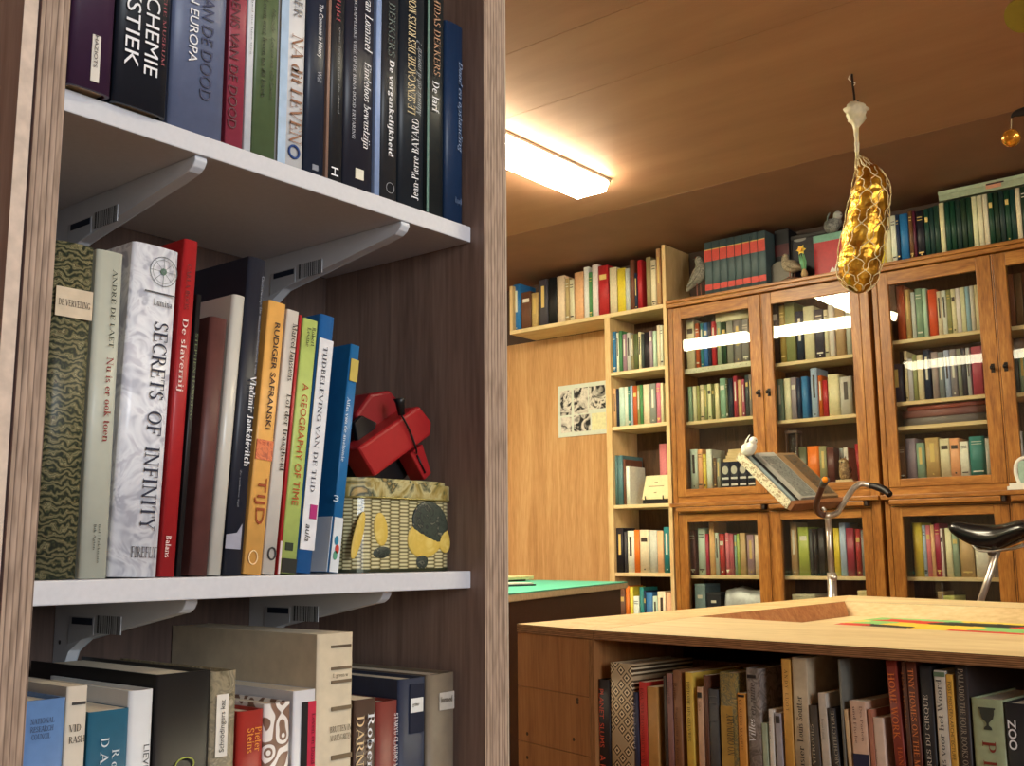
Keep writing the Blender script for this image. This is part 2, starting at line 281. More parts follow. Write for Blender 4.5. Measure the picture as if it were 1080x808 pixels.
# letters of a roman with serifs: v stem, h hairline, d diagonal (T thick, t thin), a arc, s serif, o dot
GL = {'A': (.86, 'd .07 0 .44 1 t;d .79 0 .42 1 T;h .2 .64 .34;s .08 0;s .79 0'), 'B': (.74, 'v .2 0 1 sb;a .34 .76 .28 .24 -90 90;a .34 .265 .34 .265 -90 90;h .2 .36 .97;h .2 .36 .52;h .2 .36 .03'), 'C': (.82, 'a .47 .5 .42 .5 42 318;d .77 .7 .77 .97 .05'), 'D': (.88, 'v .2 0 1 sb;a .36 .5 .46 .5 -90 90;h .2 .38 .97;h .2 .38 .03'),
'E': (.76, 'v .2 0 1 sb;h .2 .68 .97;h .2 .55 .52;h .2 .7 .03;d .67 .76 .67 1 .05;d .54 .4 .54 .64 .05;d .7 0 .7 .26 .05'), 'F': (.7, 'v .2 0 1 sb;h .2 .66 .97;h .2 .54 .52;d .65 .74 .65 1 .05;d .53 .4 .53 .64 .05'), 'G': (.9, 'a .47 .5 .42 .5 42 318;d .77 .7 .77 .97 .05;v .75 .04 .44;s .75 .44'), 'H': (.94, 'v .2 0 1 sb;v .74 0 1 sb;h .2 .74 .52'), 'I': (.42, 'v .21 0 1 sb'), 'J': (.5, 'v .3 .14 1 st;a .17 .14 .21 .16 200 360'), 'K': (.86, 'v .2 0 1 sb;d .24 .4 .68 1 t;d .36 .56 .76 0 T;s .68 1;s .77 0'), 'L': (.72, 'v .2 0 1 sb;h .2 .68 .03;d .68 0 .68 .28 .05'),
'M': (1.08, 'd .17 0 .17 1 t;d .18 1 .54 0 T;d .54 0 .86 1 t;v .88 0 1 sb;s .17 0;s .14 1'), 'N': (.94, 'd .17 0 .17 1 t;d .17 1 .76 0 T;d .78 0 .78 1 t;s .17 0;s .12 1;s .78 1'), 'O': (.94, 'a .47 .5 .43 .5 0 360'), 'P': (.74, 'v .2 0 1 sb;a .36 .73 .32 .27 -90 90;h .2 .38 .97;h .2 .38 .49'), 'Q': (.94, 'a .47 .5 .43 .5 0 360;d .45 .12 .86 -.2 .1'), 'R': (.84, 'v .2 0 1 sb;a .36 .73 .31 .27 -90 90;h .2 .38 .97;h .2 .38 .49;d .4 .5 .74 0 T;s .78 0'), 'S': (.66, 'a .33 .745 .25 .255 25 272;a .33 .26 .28 .26 -158 92;d .57 .72 .57 .96 .05;d .09 .04 .09 .28 .05'), 'T': (.76, 'v .38 0 1 sb;h .05 .71 .97;d .06 .74 .06 1 .05;d .7 .74 .7 1 .05'),
'U': (.9, 'v .2 .3 1 st;d .74 .3 .74 1 t;s .74 1;a .445 .31 .325 .31 180 360'), 'V': (.84, 'd .1 1 .44 0 T;d .43 0 .75 1 t;s .1 1;s .75 1'), 'W': (1.12, 'd .1 1 .36 0 T;d .35 0 .56 .9 t;d .54 .9 .8 0 T;d .79 0 1.03 1 t;s .1 1;s .55 .97;s 1.03 1'), 'X': (.82, 'd .12 1 .7 0 T;d .1 0 .7 1 t;s .12 1;s .7 1;s .1 0;s .71 0'), 'Y': (.8, 'd .1 1 .4 .46 T;d .4 .46 .7 1 t;v .4 0 .48 sb;s .1 1;s .7 1'), 'Z': (.76, 'h .1 .66 .97;d .64 .97 .1 .03 T;h .1 .68 .03;d .09 .78 .09 1 .05;d .68 0 .68 .24 .05'),
'a': (.58, 'a .28 .46 .21 .2 0 155;v .42 .06 .47;a .28 .2 .22 .2 40 330;h .42 .56 .03'), 'b': (.66, 'v .17 0 1 st;a .34 .33 .27 .33 0 360'), 'c': (.56, 'a .32 .33 .27 .33 45 318;o .47 .52'), 'd': (.68, 'v .5 .02 1 st;a .32 .33 .27 .33 0 360;s .54 .02'), 'e': (.6, 'a .32 .33 .27 .33 0 315;h .1 .58 .36'), 'f': (.42, 'v .2 0 .86 sb;a .35 .8 .22 .2 55 180;h .06 .4 .63'), 'g': (.62, 'a .3 .43 .23 .23 0 360;a .3 -.1 .27 .19 0 360;h .4 .6 .62'), 'h': (.72, 'v .17 0 1 sb;a .37 .4 .27 .26 0 180;v .56 0 .42 sb'), 'i': (.36, 'v .18 0 .66 sb;o .18 .88'), 'j': (.36, 'v .2 -.16 .66 st;o .2 .88;a .07 -.14 .21 .14 200 360'), 'k': (.66, 'v .17 0 1 sb;d .2 .24 .5 .66 t;d .3 .38 .58 0 T;s .5 .66;s .58 0'), 'l': (.36, 'v .18 0 1 sb'),
'm': (1.08, 'v .17 0 .66 sb;a .35 .4 .26 .26 0 180;v .53 0 .42 sb;a .71 .4 .26 .26 0 180;v .89 0 .42 sb'), 'n': (.72, 'v .17 0 .66 sb;a .37 .4 .27 .26 0 180;v .56 0 .42 sb'), 'o': (.62, 'a .31 .33 .27 .33 0 360'), 'p': (.66, 'v .17 -.28 .66 sb;a .34 .33 .27 .33 0 360'), 'q': (.66, 'v .5 -.28 .66 sb;a .32 .33 .27 .33 0 360'), 'r': (.5, 'v .17 0 .66 sb;a .34 .42 .22 .24 60 170;o .43 .57'), 's': (.46, 'a .23 .49 .18 .175 20 272;a .23 .172 .2 .172 -158 92'), 't': (.42, 'v .19 .08 .88;h .04 .38 .63;a .31 .13 .2 .13 180 320'), 'u': (.72, 'v .17 .2 .66 st;v .55 .02 .66 st;a .36 .25 .27 .25 180 360;s .6 .02'), 'v': (.62, 'd .08 .66 .32 0 T;d .32 0 .54 .66 t;s .08 .66;s .54 .66'), 'w': (.9, 'd .08 .66 .28 0 T;d .28 0 .46 .62 t;d .44 .62 .64 0 T;d .64 0 .82 .66 t;s .08 .66;s .82 .66'), 'x': (.64, 'd .1 .66 .52 0 T;d .1 0 .52 .66 t;s .1 .66;s .52 .66;s .1 0;s .53 0'), 'y': (.62, 'd .08 .66 .34 0 T;d .18 -.28 .54 .66 t;s .08 .66;s .54 .66;o .15 -.22'), 'z': (.56, 'h .08 .48 .63;d .46 .63 .08 .03 T;h .06 .5 .03'),
'.': (.24, 'o .12 .06'), ',': (.24, 'o .12 .06;d .14 .02 .06 -.12 .05'), ':': (.26, 'o .13 .06;o .13 .56'), '-': (.4, 'h .06 .34 .36'), '|': (.3, 'd .15 -.2 .15 1 .04'), '!': (.3, 'v .15 .25 1;o .15 .06'), '?': (.5, 'a .25 .74 .22 .26 -90 160;o .25 .06;d .25 .24 .25 .5 t'), '_': (.5, 'h 0 .5 -.06'), '&': (.8, 'a .36 .76 .2 .24 0 360;a .34 .28 .3 .28 0 360;d .4 .5 .74 0 .1'), ' ': (.34, '')}
GL['é'] = (.6, GL['e'][1] + ';d .28 .76 .4 .98 .08'); GL['É'] = (.76, GL['E'][1] + ';d .36 1.06 .5 1.22 .08'); GL['ö'] = (.62, GL['o'][1] + ';o .2 .86;o .42 .86')
def serifmesh(s, bold=0, shear=0):
    bm = NB(); T, t = .15 + bold * 4, .055 + bold * 2; x = 0
    def poly(p): bm.faces.new([bm.verts.new((x + a + shear * b, b, 0)) for a, b in p])
    def quad(x0, y0, x1, y1, wd):
        poly([(x0 - wd / 2, y0), (x0 + wd / 2, y0), (x1 + wd / 2, y1), (x1 - wd / 2, y1)])
    def serif(a, b):
        b = min(max(b, -.28), 1.0); y0, y1 = (b, b + .05) if b < .3 else (b - .05, b); poly([(a - .15, y0), (a + .15, y0), (a + .15, y1), (a - .15, y1)])
    for ch in s:
        wd, prims = GL.get(ch, GL['-'])
        for q in prims.split(';'):
            q = q.split()
            if not q: continue
            k = q[0]
            if k == 'd': quad(*[float(v) for v in q[1:5]], {'T': T * 1.06, 't': t}.get(q[5]) or float(q[5]))
            else:
                fl = q[4] if k == 'v' and len(q) > 4 else ''; f = [float(v) for v in q[1:] if v not in ('sb', 'st')]
                if k == 'v':
                    quad(f[0], f[1], f[0], f[2], T)
                    if fl == 'sb': serif(f[0], f[1])
                    if fl in ('sb', 'st') and f[2] > .6: serif(f[0], f[2])
                elif k == 'h': poly([(f[0], f[2] - t / 2), (f[1], f[2] - t / 2), (f[1], f[2] + t / 2), (f[0], f[2] + t / 2)])
                elif k == 's': serif(f[0], f[1])
                elif k == 'o': poly([(f[0] + .075 * math.cos(j * PI / 5), f[1] + .075 * math.sin(j * PI / 5)) for j in range(10)])
                elif k == 'a':
                    cx, cy, rx, ry, a0, a1 = f; n = max(6, int((a1 - a0) / 18)); pr = None
                    for j in range(n + 1):
                        an = math.radians(a0 + (a1 - a0) * j / n); c_, s_ = math.cos(an), math.sin(an)
                        o_ = (cx + rx * c_, cy + ry * s_); i_ = (cx + max(.02, rx - T) * c_, cy + max(.02, ry - t) * s_)
                        if pr: poly([pr[0], o_, i_, pr[1]])
                        pr = (o_, i_)
        x += wd * 1.02
    return bm
def textmesh(s, bold=0, shear=0):
    if s not in SANS: return serifmesh(s, bold, shear)
    cu = bpy.data.curves.new('t', 'FONT'); cu.body = s; cu.size = 1; cu.resolution_u = 3; cu.shear = shear; cu.offset = bold
    cu.align_x = 'CENTER'
    o = bpy.data.objects.new('t', cu); C.objects.link(o); bpy.context.view_layer.update()
    dg = bpy.context.evaluated_depsgraph_get(); me = bpy.data.meshes.new_from_object(o.evaluated_get(dg)); bpy.data.objects.remove(o); bpy.data.curves.remove(cu)
    bm = NB(); bm.from_mesh(me); bpy.data.meshes.remove(me); return bm
def lay_text(s, centre, X, Yv, length, height, m, parent, bold=0, shear=0, name='title'):
    bm = textmesh(s, bold, shear)
    xs = [v.co.x for v in bm.verts]; ys_ = [v.co.y for v in bm.verts]
    if not xs: bm.free(); return
    cx, cy = (min(xs) + max(xs)) / 2, (min(ys_) + max(ys_)) / 2; lx, ly = max(xs) - min(xs), max(ys_) - min(ys_)
    X, Yv, centre = Vector(X), Vector(Yv), Vector(centre)
    for v in bm.verts: v.co = centre + X * ((v.co.x - cx) / lx * length) + Yv * ((v.co.y - cy) / ly * height)
    return obj(name, bm, m, parent, world=False, fix=False)
def cover_bm(w, h, d, hard, pu, seg, bulge):
    """the case: two boards and a spine as one skin. u from pu-w to pu, spine at v=0"""
    t = min(.0025 if hard else .0009, w * .2)
    c = pu - w / 2; out = []
    rr = bulge if hard else min(.0012, bulge)
    out.append((c - w / 2, d)); out.append((c - w / 2, rr + .0002))
    for k in range(1, seg):
        a = PI * k / seg; q = abs(math.cos(a)) ** (1.0 if hard else .5)
        out.append((c - w / 2 * math.copysign(q, math.cos(a)), rr * (1 - math.sin(a) ** (.7))))
    out.append((c + w / 2, rr + .0002)); out.append((c + w / 2, d))
    inn = []
    for (x, y) in out: inn.append((c + (x - c) * (w - 2 * t) / w, y + t if y < d * .5 else y))
    bm = NB(); n = len(out)
    V = [[bm.verts.new((p[0], p[1], z)) for p in q] for q in (out, inn) for z in (0, h)]
    o0, o1, i0, i1 = V
    for k in range(n - 1):
        f = bm.faces.new((o0[k], o0[k + 1], o1[k + 1], o1[k])); f.smooth = 0 < k < n - 2
        bm.faces.new((i0[k + 1], i0[k], i1[k], i1[k + 1]))
        bm.faces.new((o1[k], o1[k + 1], i1[k + 1], i1[k])); bm.faces.new((o0[k + 1], o0[k], i0[k], i0[k + 1]))
    for k in (0, n - 1): bm.faces.new((o0[k], o1[k], i1[k], i0[k]))
    return bm, t
def book(pos, rz, w, h, d, m, label, group=None, lean=0, hard=True, seg=5, bulge=None, pages=CREAMPAGES, name='book', cat='book', flush=False):
    pu = 0 if lean > 0 else (w if lean < 0 else w / 2)
    bulge = min(.004, w * .14) if bulge is None else bulge
    bm, t = cover_bm(w, h, d, hard, pu, seg, bulge)
    o = obj(name, bm, m, None, world=False, loc=pos); o.rotation_euler = (0, lean, rz)
    tag(o, label, cat, group)
    e = .003 if hard and not flush else .0004
    bm = NB(); box(bm, pu - w + t * 1.05, pu - t * 1.05, max(t * 1.1, bulge * .9 + t), d - (.004 if hard else .0006), e, h - e)
    obj('pages', bm, pages, o, world=False)
    return o, pu
def patch(o, u0, u1, z0, z1, m, v=-.0006, name='spine_label', t=.0005):
    bm = NB(); box(bm, u0, u1, v - t, v + .0003, z0, z1); return obj(name, bm, m, o, world=False)

class Shelf:
    def __init__(s, o, ang, z, group, lo=-9, hi=9): s.P = Plane(o, ang); s.z = z; s.group = group; s.lo = lo; s.hi = hi; s.prev = None
def near_book(sh, x0, x1, xt, yt, d, m, label, hard=True, texts=(), patches=(), out=0.0, bulge=None, pages=CREAMPAGES, left=False, h=None, seg=7, cat='book', name='book', lean=None):
    """x0,x1: foot of the spine; (xt,yt): its top corner towards larger x"""
    P = sh.P if not out else Plane(sh.P.o - sh.P.n * 0 + sh.P.n * out, sh.P.ang)
    z = sh.z
    u0, u1 = P.ux(x0, z), P.ux(x1, z); ut, zt = P.hit(xt, yt)
    th = math.atan2(ut - u1, zt - z); 
    if lean is not None: th = lean
    if abs(th) < .004: th = 0
    g = .0003
    hest = h or (zt - z)
    u0 = max(u0, sh.lo + max(0, -math.tan(th)) * hest); u1 = min(u1, sh.hi - max(0, math.tan(th)) * hest)
    if sh.prev:
        pu1, pth, ph = sh.prev; hm = min(ph, hest)
        u0 = max(u0, pu1, pu1 + (math.tan(pth) - math.tan(th)) * hm)
    u1 = max(u1, u0 + .0035); sh.prev = (u1, th, hest)
    w_ = (u1 - u0 - 2 * g) * math.cos(th); hh = h or math.hypot(ut - u1, zt - z) if th else (h or zt - z)
    piv = u1 - g if th > 0 else (u0 + g if th < 0 else (u0 + u1) / 2)
    zz = z + .0004
    o, pu = book(P.at(piv, zz), P.ang, w_, hh, d, m, label, sh.group, th, hard, seg, bulge, pages, name, cat)
    def loc(x, y):
        u, zc = P.hit(x, y); du, dz = u - piv, zc - zz
        return du * math.cos(th) - dz * math.sin(th), du * math.sin(th) + dz * math.cos(th)
    for tx in texts:
        s, col, xs, ys, xe, ye, hf = tx[:7]; kw = tx[7] if len(tx) > 7 else {}
        a, b = loc(xs, ys), loc(xe, ye); Lh = math.hypot(b[0] - a[0], b[1] - a[1]); c = ((a[0] + b[0]) / 2, -.0018, (a[1] + b[1]) / 2)
        lo_, hi_ = pu - w_ + hf * w_ * .55, pu - hf * w_ * .55
        if abs(ye - ys) > abs(xe - xs): c = (min(max(c[0], lo_), hi_), c[1], c[2])
        if abs(ye - ys) > abs(xe - xs):
            X, Yv = ((0, 0, -1), (1, 0, 0)) if ye > ys else ((0, 0, 1), (-1, 0, 0))
        else: X, Yv = (1, 0, 0), (0, 0, 1)
        lay_text(s, c, X, Yv, Lh, hf * w_, mat(col, .5, mottle=0), o, kw.get('bold', 0), kw.get('shear', 0), kw.get('name', 'title'))
    for pi_, p in enumerate(patches):
        xa, ya, xb, yb, col = p[:5]; a, b = loc(xa, ya), loc(xb, yb)
        u0_, u1_ = max(min(a[0], b[0]), pu - w_ + .0004), min(max(a[0], b[0]), pu - .0004)
        z0_, z1_ = max(min(a[1], b[1]), .0005), min(max(a[1], b[1]), hh - .0005)
        patch(o, u0_, u1_, z0_, z1_, col if not isinstance(col, tuple) else mat(col, .5), v=-.0004 - .0002 * min(pi_, 3), name=p[5] if len(p) > 5 else 'spine_label')
    return o, pu, w_, hh, loc

# ------------------------------------------------------------------ the plywood bookcase by the camera
XF = -.75; XS = -.769; XB = -1.012
ya, yb = .380, .8634                        # inner faces of its side panels
zU, zM = .3600 + H, -.0168 + H; TH = .018   # tops of the two shelves in view
zL = zM - .376; zT = zU + .376
case = thing('plywood_bookcase', 'tall stained plywood bookcase with white shelves, standing nearest', 'bookcase', (-.88, (ya + yb) / 2, 0))
def panel(name, y0, y1, mface, mout=None, outer=None):
    bm = NB(); fs = box(bm, XB - .018, XF, y0, y1, .0, 2.42)
    for f in fs:
        f.normal_update()
        if f.normal.x > .9: f.material_index = 1
        elif mout and f.normal.y * outer > .9: f.material_index = 2
    return obj(name, bm, [mface, EDGEY] + ([mout] if mout else []), case)
panel('side_panel', .358, ya, CASEPLY, CASEOUT, -1)
o = panel('side_panel', yb, .9, CASEPLY)
bm = NB(); fs = box(bm, XB - .018, XF - .0015, .3455, .3562, 0, 2.42)
for f in fs:
    f.normal_update()
    if f.normal.x > .9: f.material_index = 1
obj('side_lining', bm, [CASEOUT, mat((206, 186, 168), .7, mottle=.12, scale=90)], case)
bm = NB(); box(bm, XF - .012, XF - .002, .9, .9045, 0, 2.42); obj('edge_strip', bm, mat((176, 160, 140), .6), case)
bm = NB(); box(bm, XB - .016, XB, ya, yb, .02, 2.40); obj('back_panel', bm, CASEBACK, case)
bm = NB(); box(bm, XB - .018, XF, .358, .9, 2.42, 2.44); obj('top_board', bm, CASEPLY, case)
for k, z in enumerate((zU, zM, zL, zT, zL - .376, zT + .34)):
    bm = NB(); box(bm, XB + .0005, XS, ya + .0005 + (.006 if k == 1 else 0), yb - .0005, z - TH, z); bev(bm, .0012, 2)
    obj('shelf', bm, WHITESHELF, case)
bm = NB(); box(bm, XF - .03, XF - .012, ya, yb, 0, .03); obj('plinth_board', bm, CASEPLY, case)
STK, nt, b, N, L, tc, mp = nodes('barcode_sticker', .5)
sx = N('SeparateXYZ'); L(tc.outputs['Generated'], sx.inputs[0])
n1 = N('TexNoise'); n1.noise_dimensions = '1D'; n1.inputs['Scale'].default_value = 26; L(sx.outputs[0], n1.inputs['W'])
rr_ = ramp(N, [(0, (30, 34, 40)), (.5, (196, 200, 204))], 'CONSTANT'); L(n1.outputs['Fac'], rr_.inputs['Fac']); L(rr_.outputs['Color'], b.inputs['Base Color'])
def bracket(yc, xf, zt, zleg):
    wd = .006
    prof = [(xf, zt), (xf + .0005, zt - .004), (xf - .003, zt - .009), (xf - .009, zt - .0125), (xf - .03, zt - .016), (XB + .05, zt - .040), (XB + .028, zt - .052), (XB + .016, zt - .075), (XB + .012, zt - zleg), (XB, zt - zleg), (XB, zt)]
    bm = NB()
    a = [bm.verts.new((p[0], yc - wd, p[1])) for p in prof]; b_ = [bm.verts.new((p[0], yc + wd, p[1])) for p in prof]
    bm.faces.new(a); bm.faces.new(b_[::-1]); n = len(prof)
    for i in range(n): bm.faces.new((a[i], a[(i + 1) % n], b_[(i + 1) % n], b_[i]))
    bev(bm, .0012, 2)
    o = obj('shelf_bracket', bm, STEEL, case)
    bm = NB(); box(bm, XB + .075, XB + .118, yc - wd - .0006, yc - wd + .0004, zt - .034, zt - .018); obj('barcode_sticker', bm, STK, o)
    bm = NB(); slab(bm, [(XB + .028, yc - wd, zt - .020), (XB + .072, yc - wd, zt - .020), (XB + .072, yc - wd, zt - .036), (XB + .028, yc - wd, zt - .046)], (0, -1, 0), .0006); obj('size_sticker', bm, mat((186, 190, 196), .5, mottle=0), o)
    bm = NB(); box(bm, XB + .034, XB + .07, yc - wd - .0010, yc - wd - .0006, zt - .027, zt - .021); obj('printed_bar', bm, mat((26, 40, 60), .5, mottle=0), o)
    bm = NB(); g = ball(bm, (XB + .012, yc - wd + .001, zt - .045), .003, 1, .5, 1, 10); obj('screw', bm, mat((70, 70, 72), .4, .8, mottle=0), o)
for z, zl in ((zU - TH, .16), (zM - TH, .16)):
    hi_ = z > 1.0
    bracket(.5165 if hi_ else .541, XS - .004 if hi_ else XS - .028, z, zl); bracket(.763 if hi_ else .768, XS - .002 if hi_ else XS - .028, z, zl)

# --- book faces with a pattern
def mat_marble():
    m, nt, b, N, L, tc, mp = nodes('marbled_paper', .45)
    mp.inputs['Scale'].default_value = (1, 1, 1)
    wv = N('TexWave'); wv.wave_type = 'BANDS'; wv.bands_direction = 'Z'; wv.inputs['Scale'].default_value = 62; wv.inputs['Distortion'].default_value = 13; wv.inputs['Detail'].default_value = 2.5; wv.inputs['Detail Scale'].default_value = 1.6
    L(mp.outputs[0], wv.inputs['Vector'])
    r = ramp(N, [(0, (36, 42, 34)), (.35, (74, 78, 52)), (.55, (112, 104, 72)), (.72, (60, 52, 40)), (.9, (150, 142, 104)), (1, (88, 88, 62))]); L(wv.outputs['Fac'], r.inputs['Fac']); L(r.outputs['Color'], b.inputs['Base Color']); return m
def mat_veined():
    m, nt, b, N, L, tc, mp = nodes('white_veined_cover', .3)
    n = N('TexNoise'); n.inputs['Scale'].default_value = 34; n.inputs['Detail'].default_value = 2; n.inputs['Distortion'].default_value = 2.5; L(mp.outputs[0], n.inputs['Vector'])
    r = ramp(N, [(.36, (186, 188, 198)), (.46, (222, 224, 230)), (.56, (236, 238, 242)), (.66, (206, 206, 214))]); L(n.outputs['Fac'], r.inputs['Fac']); L(r.outputs['Color'], b.inputs['Base Color']); return m
def mat_scroll():
    m, nt, b, N, L, tc, mp = nodes('scroll_pattern', .4)
    n = N('TexVoronoi'); n.feature = 'SMOOTH_F1'; n.inputs['Scale'].default_value = 52; L(mp.outputs[0], n.inputs['Vector'])
    ma = N('Math'); ma.operation = 'MULTIPLY'; ma.inputs[1].default_value = 4.2; L(n.outputs['Distance'], ma.inputs[0]); fr = N('Math'); fr.operation = 'FRACT'; L(ma.outputs[0], fr.inputs[0])
    r = ramp(N, [(0, (232, 226, 220)), (.52, (232, 226, 220)), (.56, (122, 92, 76)), (.94, (138, 108, 90)), (1, (232, 226, 220))]); L(fr.outputs[0], r.inputs['Fac']); L(r.outputs['Color'], b.inputs['Base Color']); return m
def mat_diamond():
    m, nt, b, N, L, tc, mp = nodes('diamond_pattern', .5)
    mp.inputs['Rotation'].default_value = (0, math.radians(45), 0); mp.inputs['Scale'].default_value = (50, 50, 50)
    sx = N('SeparateXYZ'); L(mp.outputs[0], sx.inputs[0])
    def tri(o):
        f = N('Math'); f.operation = 'PINGPONG'; f.inputs[1].default_value = .5; L(o, f.inputs[0]); return f.outputs[0]
    mn = N('Math'); mn.operation = 'MINIMUM'; L(tri(sx.outputs[0]), mn.inputs[0]); L(tri(sx.outputs[2]), mn.inputs[1])
    fl = N('TexWhiteNoise'); 
    cx = N('CombineXYZ')
    for i in (0, 2):
        f = N('Math'); f.operation = 'FLOOR'; L(sx.outputs[i], f.inputs[0]); L(f.outputs[0], cx.inputs[i])
    L(cx.outputs[0], fl.inputs['Vector'])
    r = ramp(N, [(0, (186, 160, 124)), (.10, (84, 66, 44)), (.24, (222, 200, 162)), (.36, (70, 54, 38))], 'CONSTANT'); L(mn.outputs[0], r.inputs['Fac'])
    r2 = ramp(N, [(0, (0, 0, 0)), (.3, (255, 255, 255))], 'CONSTANT'); L(fl.outputs['Value'], r2.inputs['Fac'])
    mx = N('Mix'); mx.data_type = 'RGBA'; L(r2.outputs['Color'], mx.inputs[0]); mx.inputs[6].default_value = lin((172, 148, 116)); L(r.outputs['Color'], mx.inputs[7]); L(mx.outputs[2], b.inputs['Base Color']); return m
def mat_blotch(name, cols, sc=30, dist=1.5):
    m, nt, b, N, L, tc, mp = nodes(name, .5)
    n = N('TexNoise'); n.inputs['Scale'].default_value = sc; n.inputs['Detail'].default_value = 3; n.inputs['Distortion'].default_value = dist; L(mp.outputs[0], n.inputs['Vector'])
    r = ramp(N, [(.3 + .4 * i / (len(cols) - 1), c) for i, c in enumerate(cols)]); L(n.outputs['Fac'], r.inputs['Fac']); L(r.outputs['Color'], b.inputs['Base Color']); return m
def ring(o, u, z, r, m, v=-.0012, tk=.0003, name='emblem', ell=1.0):
    bm = NB(); k = 28
    tube(bm, [(u + r * math.cos(2 * PI * i / k), v, z + ell * r * math.sin(2 * PI * i / k)) for i in range(k)], tk, 6, True); return obj(name, bm, m, o, world=False)
def disc(o, u, z, r, m, v=-.0012, name='emblem', ell=1.0, k=20, t=.0005):
    bm = NB(); slab(bm, [(u + r * math.cos(2 * PI * i / k), v, z + ell * r * math.sin(2 * PI * i / k)) for i in range(k)], (0, 1, 0), t); return obj(name, bm, m, o, world=False)
def cc(*c, rough=.42): return mat(c, rough, mottle=.06, scale=90)
WH, NV = (232, 232, 234), (26, 32, 66)
OB = (XS - .010, 0)
# upper shelf
su = Shelf(OB, PI / 2, .3600, 'books on the upper white shelf', ya + .0005, yb - .0008)
uh = .26
n = near_book(su, 72, 118.5, 123, 2, .16, cc(58, 34, 60), 'dark purple hardback against the nearest panel, white label strip on spine', out=.022, h=uh, lean=0,
          patches=[(97.5, 36, 103.5, 88, (214, 208, 196))], texts=[('HAZIOTS', (60, 50, 60), 100.5, 38, 100, 72, .08)])
near_book(su, 119.5, 177, 178, 2, .17, cc(24, 30, 40), 'thick black hardback with two lines of big white vertical capitals, upper shelf', out=.018, h=uh, lean=0,
          texts=[('ALCHEMIE', WH, 162, -30, 158.5, 81, .26), ('& MYSTIEK', WH, 142.5, -62, 139, 71, .26), ('HERMETISCHE MUSEUM', (150, 70, 80), 174.5, -60, 172.5, 71, .06)])
near_book(su, 178, 236, 237, 2, .18, cc(98, 108, 136), 'thick slate blue book with white and dark blue lettering on the upper shelf', out=.004, h=uh, lean=0,
          texts=[('S IN EUROPA', WH, 206, -20, 202, 66, .16), ('ES VAN DE DOOD', (48, 56, 92), 221.5, -30, 215, 106, .22)])
near_book(su, 237, 256, 257, 2, .17, cc(150, 56, 74), 'crimson book with dark letters, between the slate blue and thin white books', h=uh, lean=0, hard=False,
          texts=[('DENIS VAN DE DOOD', (74, 24, 44), 248, -8, 244, 136, .5)])
near_book(su, 256.6, 264.5, 265, 2, .15, cc(214, 218, 222), 'thin white book between the crimson and green books', h=uh, lean=0, hard=False, texts=[('haal me hier weg', (120, 124, 130), 266, 0, 263, 58, .3)])
near_book(su, 265, 290, 292, 2, .17, cc(84, 102, 68), 'green paperback with dark handwritten style spine letters on the upper shelf', h=uh, lean=0, hard=False,
          texts=[('Moody  Leven na dit leven', (44, 56, 40), 288, 10, 284, 106, .2, dict(shear=.3)), ('Leven over leven na dit leven', (30, 40, 30), 280, 0, 276, 103, .2)])
o = near_book(su, 291, 320.5, 322, 2, .165, mat((214, 214, 214), .4, mottle=.03), 'white book with large brown letters and a pale blue edge, upper shelf', h=uh, lean=0,
          texts=[('NA dit LEVEN', (140, 92, 66), 314.5, 38, 309, 152, .42), ('DER', (120, 122, 128), 315, -8, 313, 20, .3)], patches=[(291, -60, 300, 176, (166, 190, 214), 'cover_edge')])
ring(o[0], o[1] - o[2] * .4, .018, .006, mat((40, 70, 130), .5, mottle=0), tk=.0012)
near_book(su, 321, 342.5, 343, 2, .16, cc(30, 40, 58), 'dark blue book with small white title, beside the thin tan booklet', h=uh, lean=0, texts=[('The Commons in History', WH, 337.5, 5, 335.5, 61, .28), ('Wall', (150, 156, 170), 336, 76, 335.5, 87, .22)],
          patches=[(329, 173, 335, 181, (120, 126, 140))])
near_book(su, 342.8, 346, 346.4, 2, .15, cc(150, 120, 104), 'very thin tan booklet between two dark books on the upper shelf', h=uh, lean=0, hard=False)
near_book(su, 346.2, 361.5, 362.5, 2, .16, cc(34, 36, 40), 'black book with a little red lettering at the top, upper shelf', h=uh, lean=0, texts=[('elijk!', (150, 40, 60), 356, -8, 355, 22, .4), ('over leven met de dood', (112, 116, 120), 358, 30, 355.5, 120, .16), ('H', WH, 352, 186, 352, 177, .5)])
near_book(su, 362, 394.3, 396, 2, .17, cc(36, 38, 50), 'black book with white italic lettering and a small pale square, upper shelf', h=uh, lean=0, patches=[(374.5, 177, 383, 191, (224, 220, 200))],
          texts=[('van Lommel', WH, 389, -2, 387, 56, .26, dict(shear=.2)), ('Eindeloos bewustzijn', WH, 387, 67, 383.5, 157, .28, dict(shear=.2)), ('WETENSCHAPPELIJKE VISIE OP DE BIJNA-DOOD ERVARING', (190, 192, 200), 374, -20, 372, 147, .1)])
near_book(su, 394.6, 400.5, 401, 2, .16, cc(150, 172, 212), 'thin pale blue book between two black ones', h=uh, lean=0, hard=False)
o = near_book(su, 401, 420, 421, 2, .165, cc(40, 42, 46), 'black book with bold white lettering and a grey ring at its foot', h=uh, lean=0, texts=[('De vergankelijkheid', WH, 411.5, 64, 410.5, 166, .38, dict(bold=.012)), ('DEKKERS', (70, 86, 84), 412.5, 4, 412, 60, .4)])
ring(o[0], o[1] - o[2] * .5, .016, .0055, mat((170, 172, 176), .5, mottle=0))
near_book(su, 420.5, 448.5, 450, 2, .17, cc(28, 36, 44), 'black book with gold French title lettered upwards, upper shelf', h=uh, lean=0,
          texts=[('LE SENS CACHE DES RITES MORTUAIRES', (216, 196, 150), 432, 120, 435, -36, .3), ('Jean-Pierre BAYARD', WH, 436, 211, 437.5, 126, .26), ('Mourir est-il mourir ?', (140, 146, 152), 440, 122, 441, 44, .2, dict(shear=.3))])
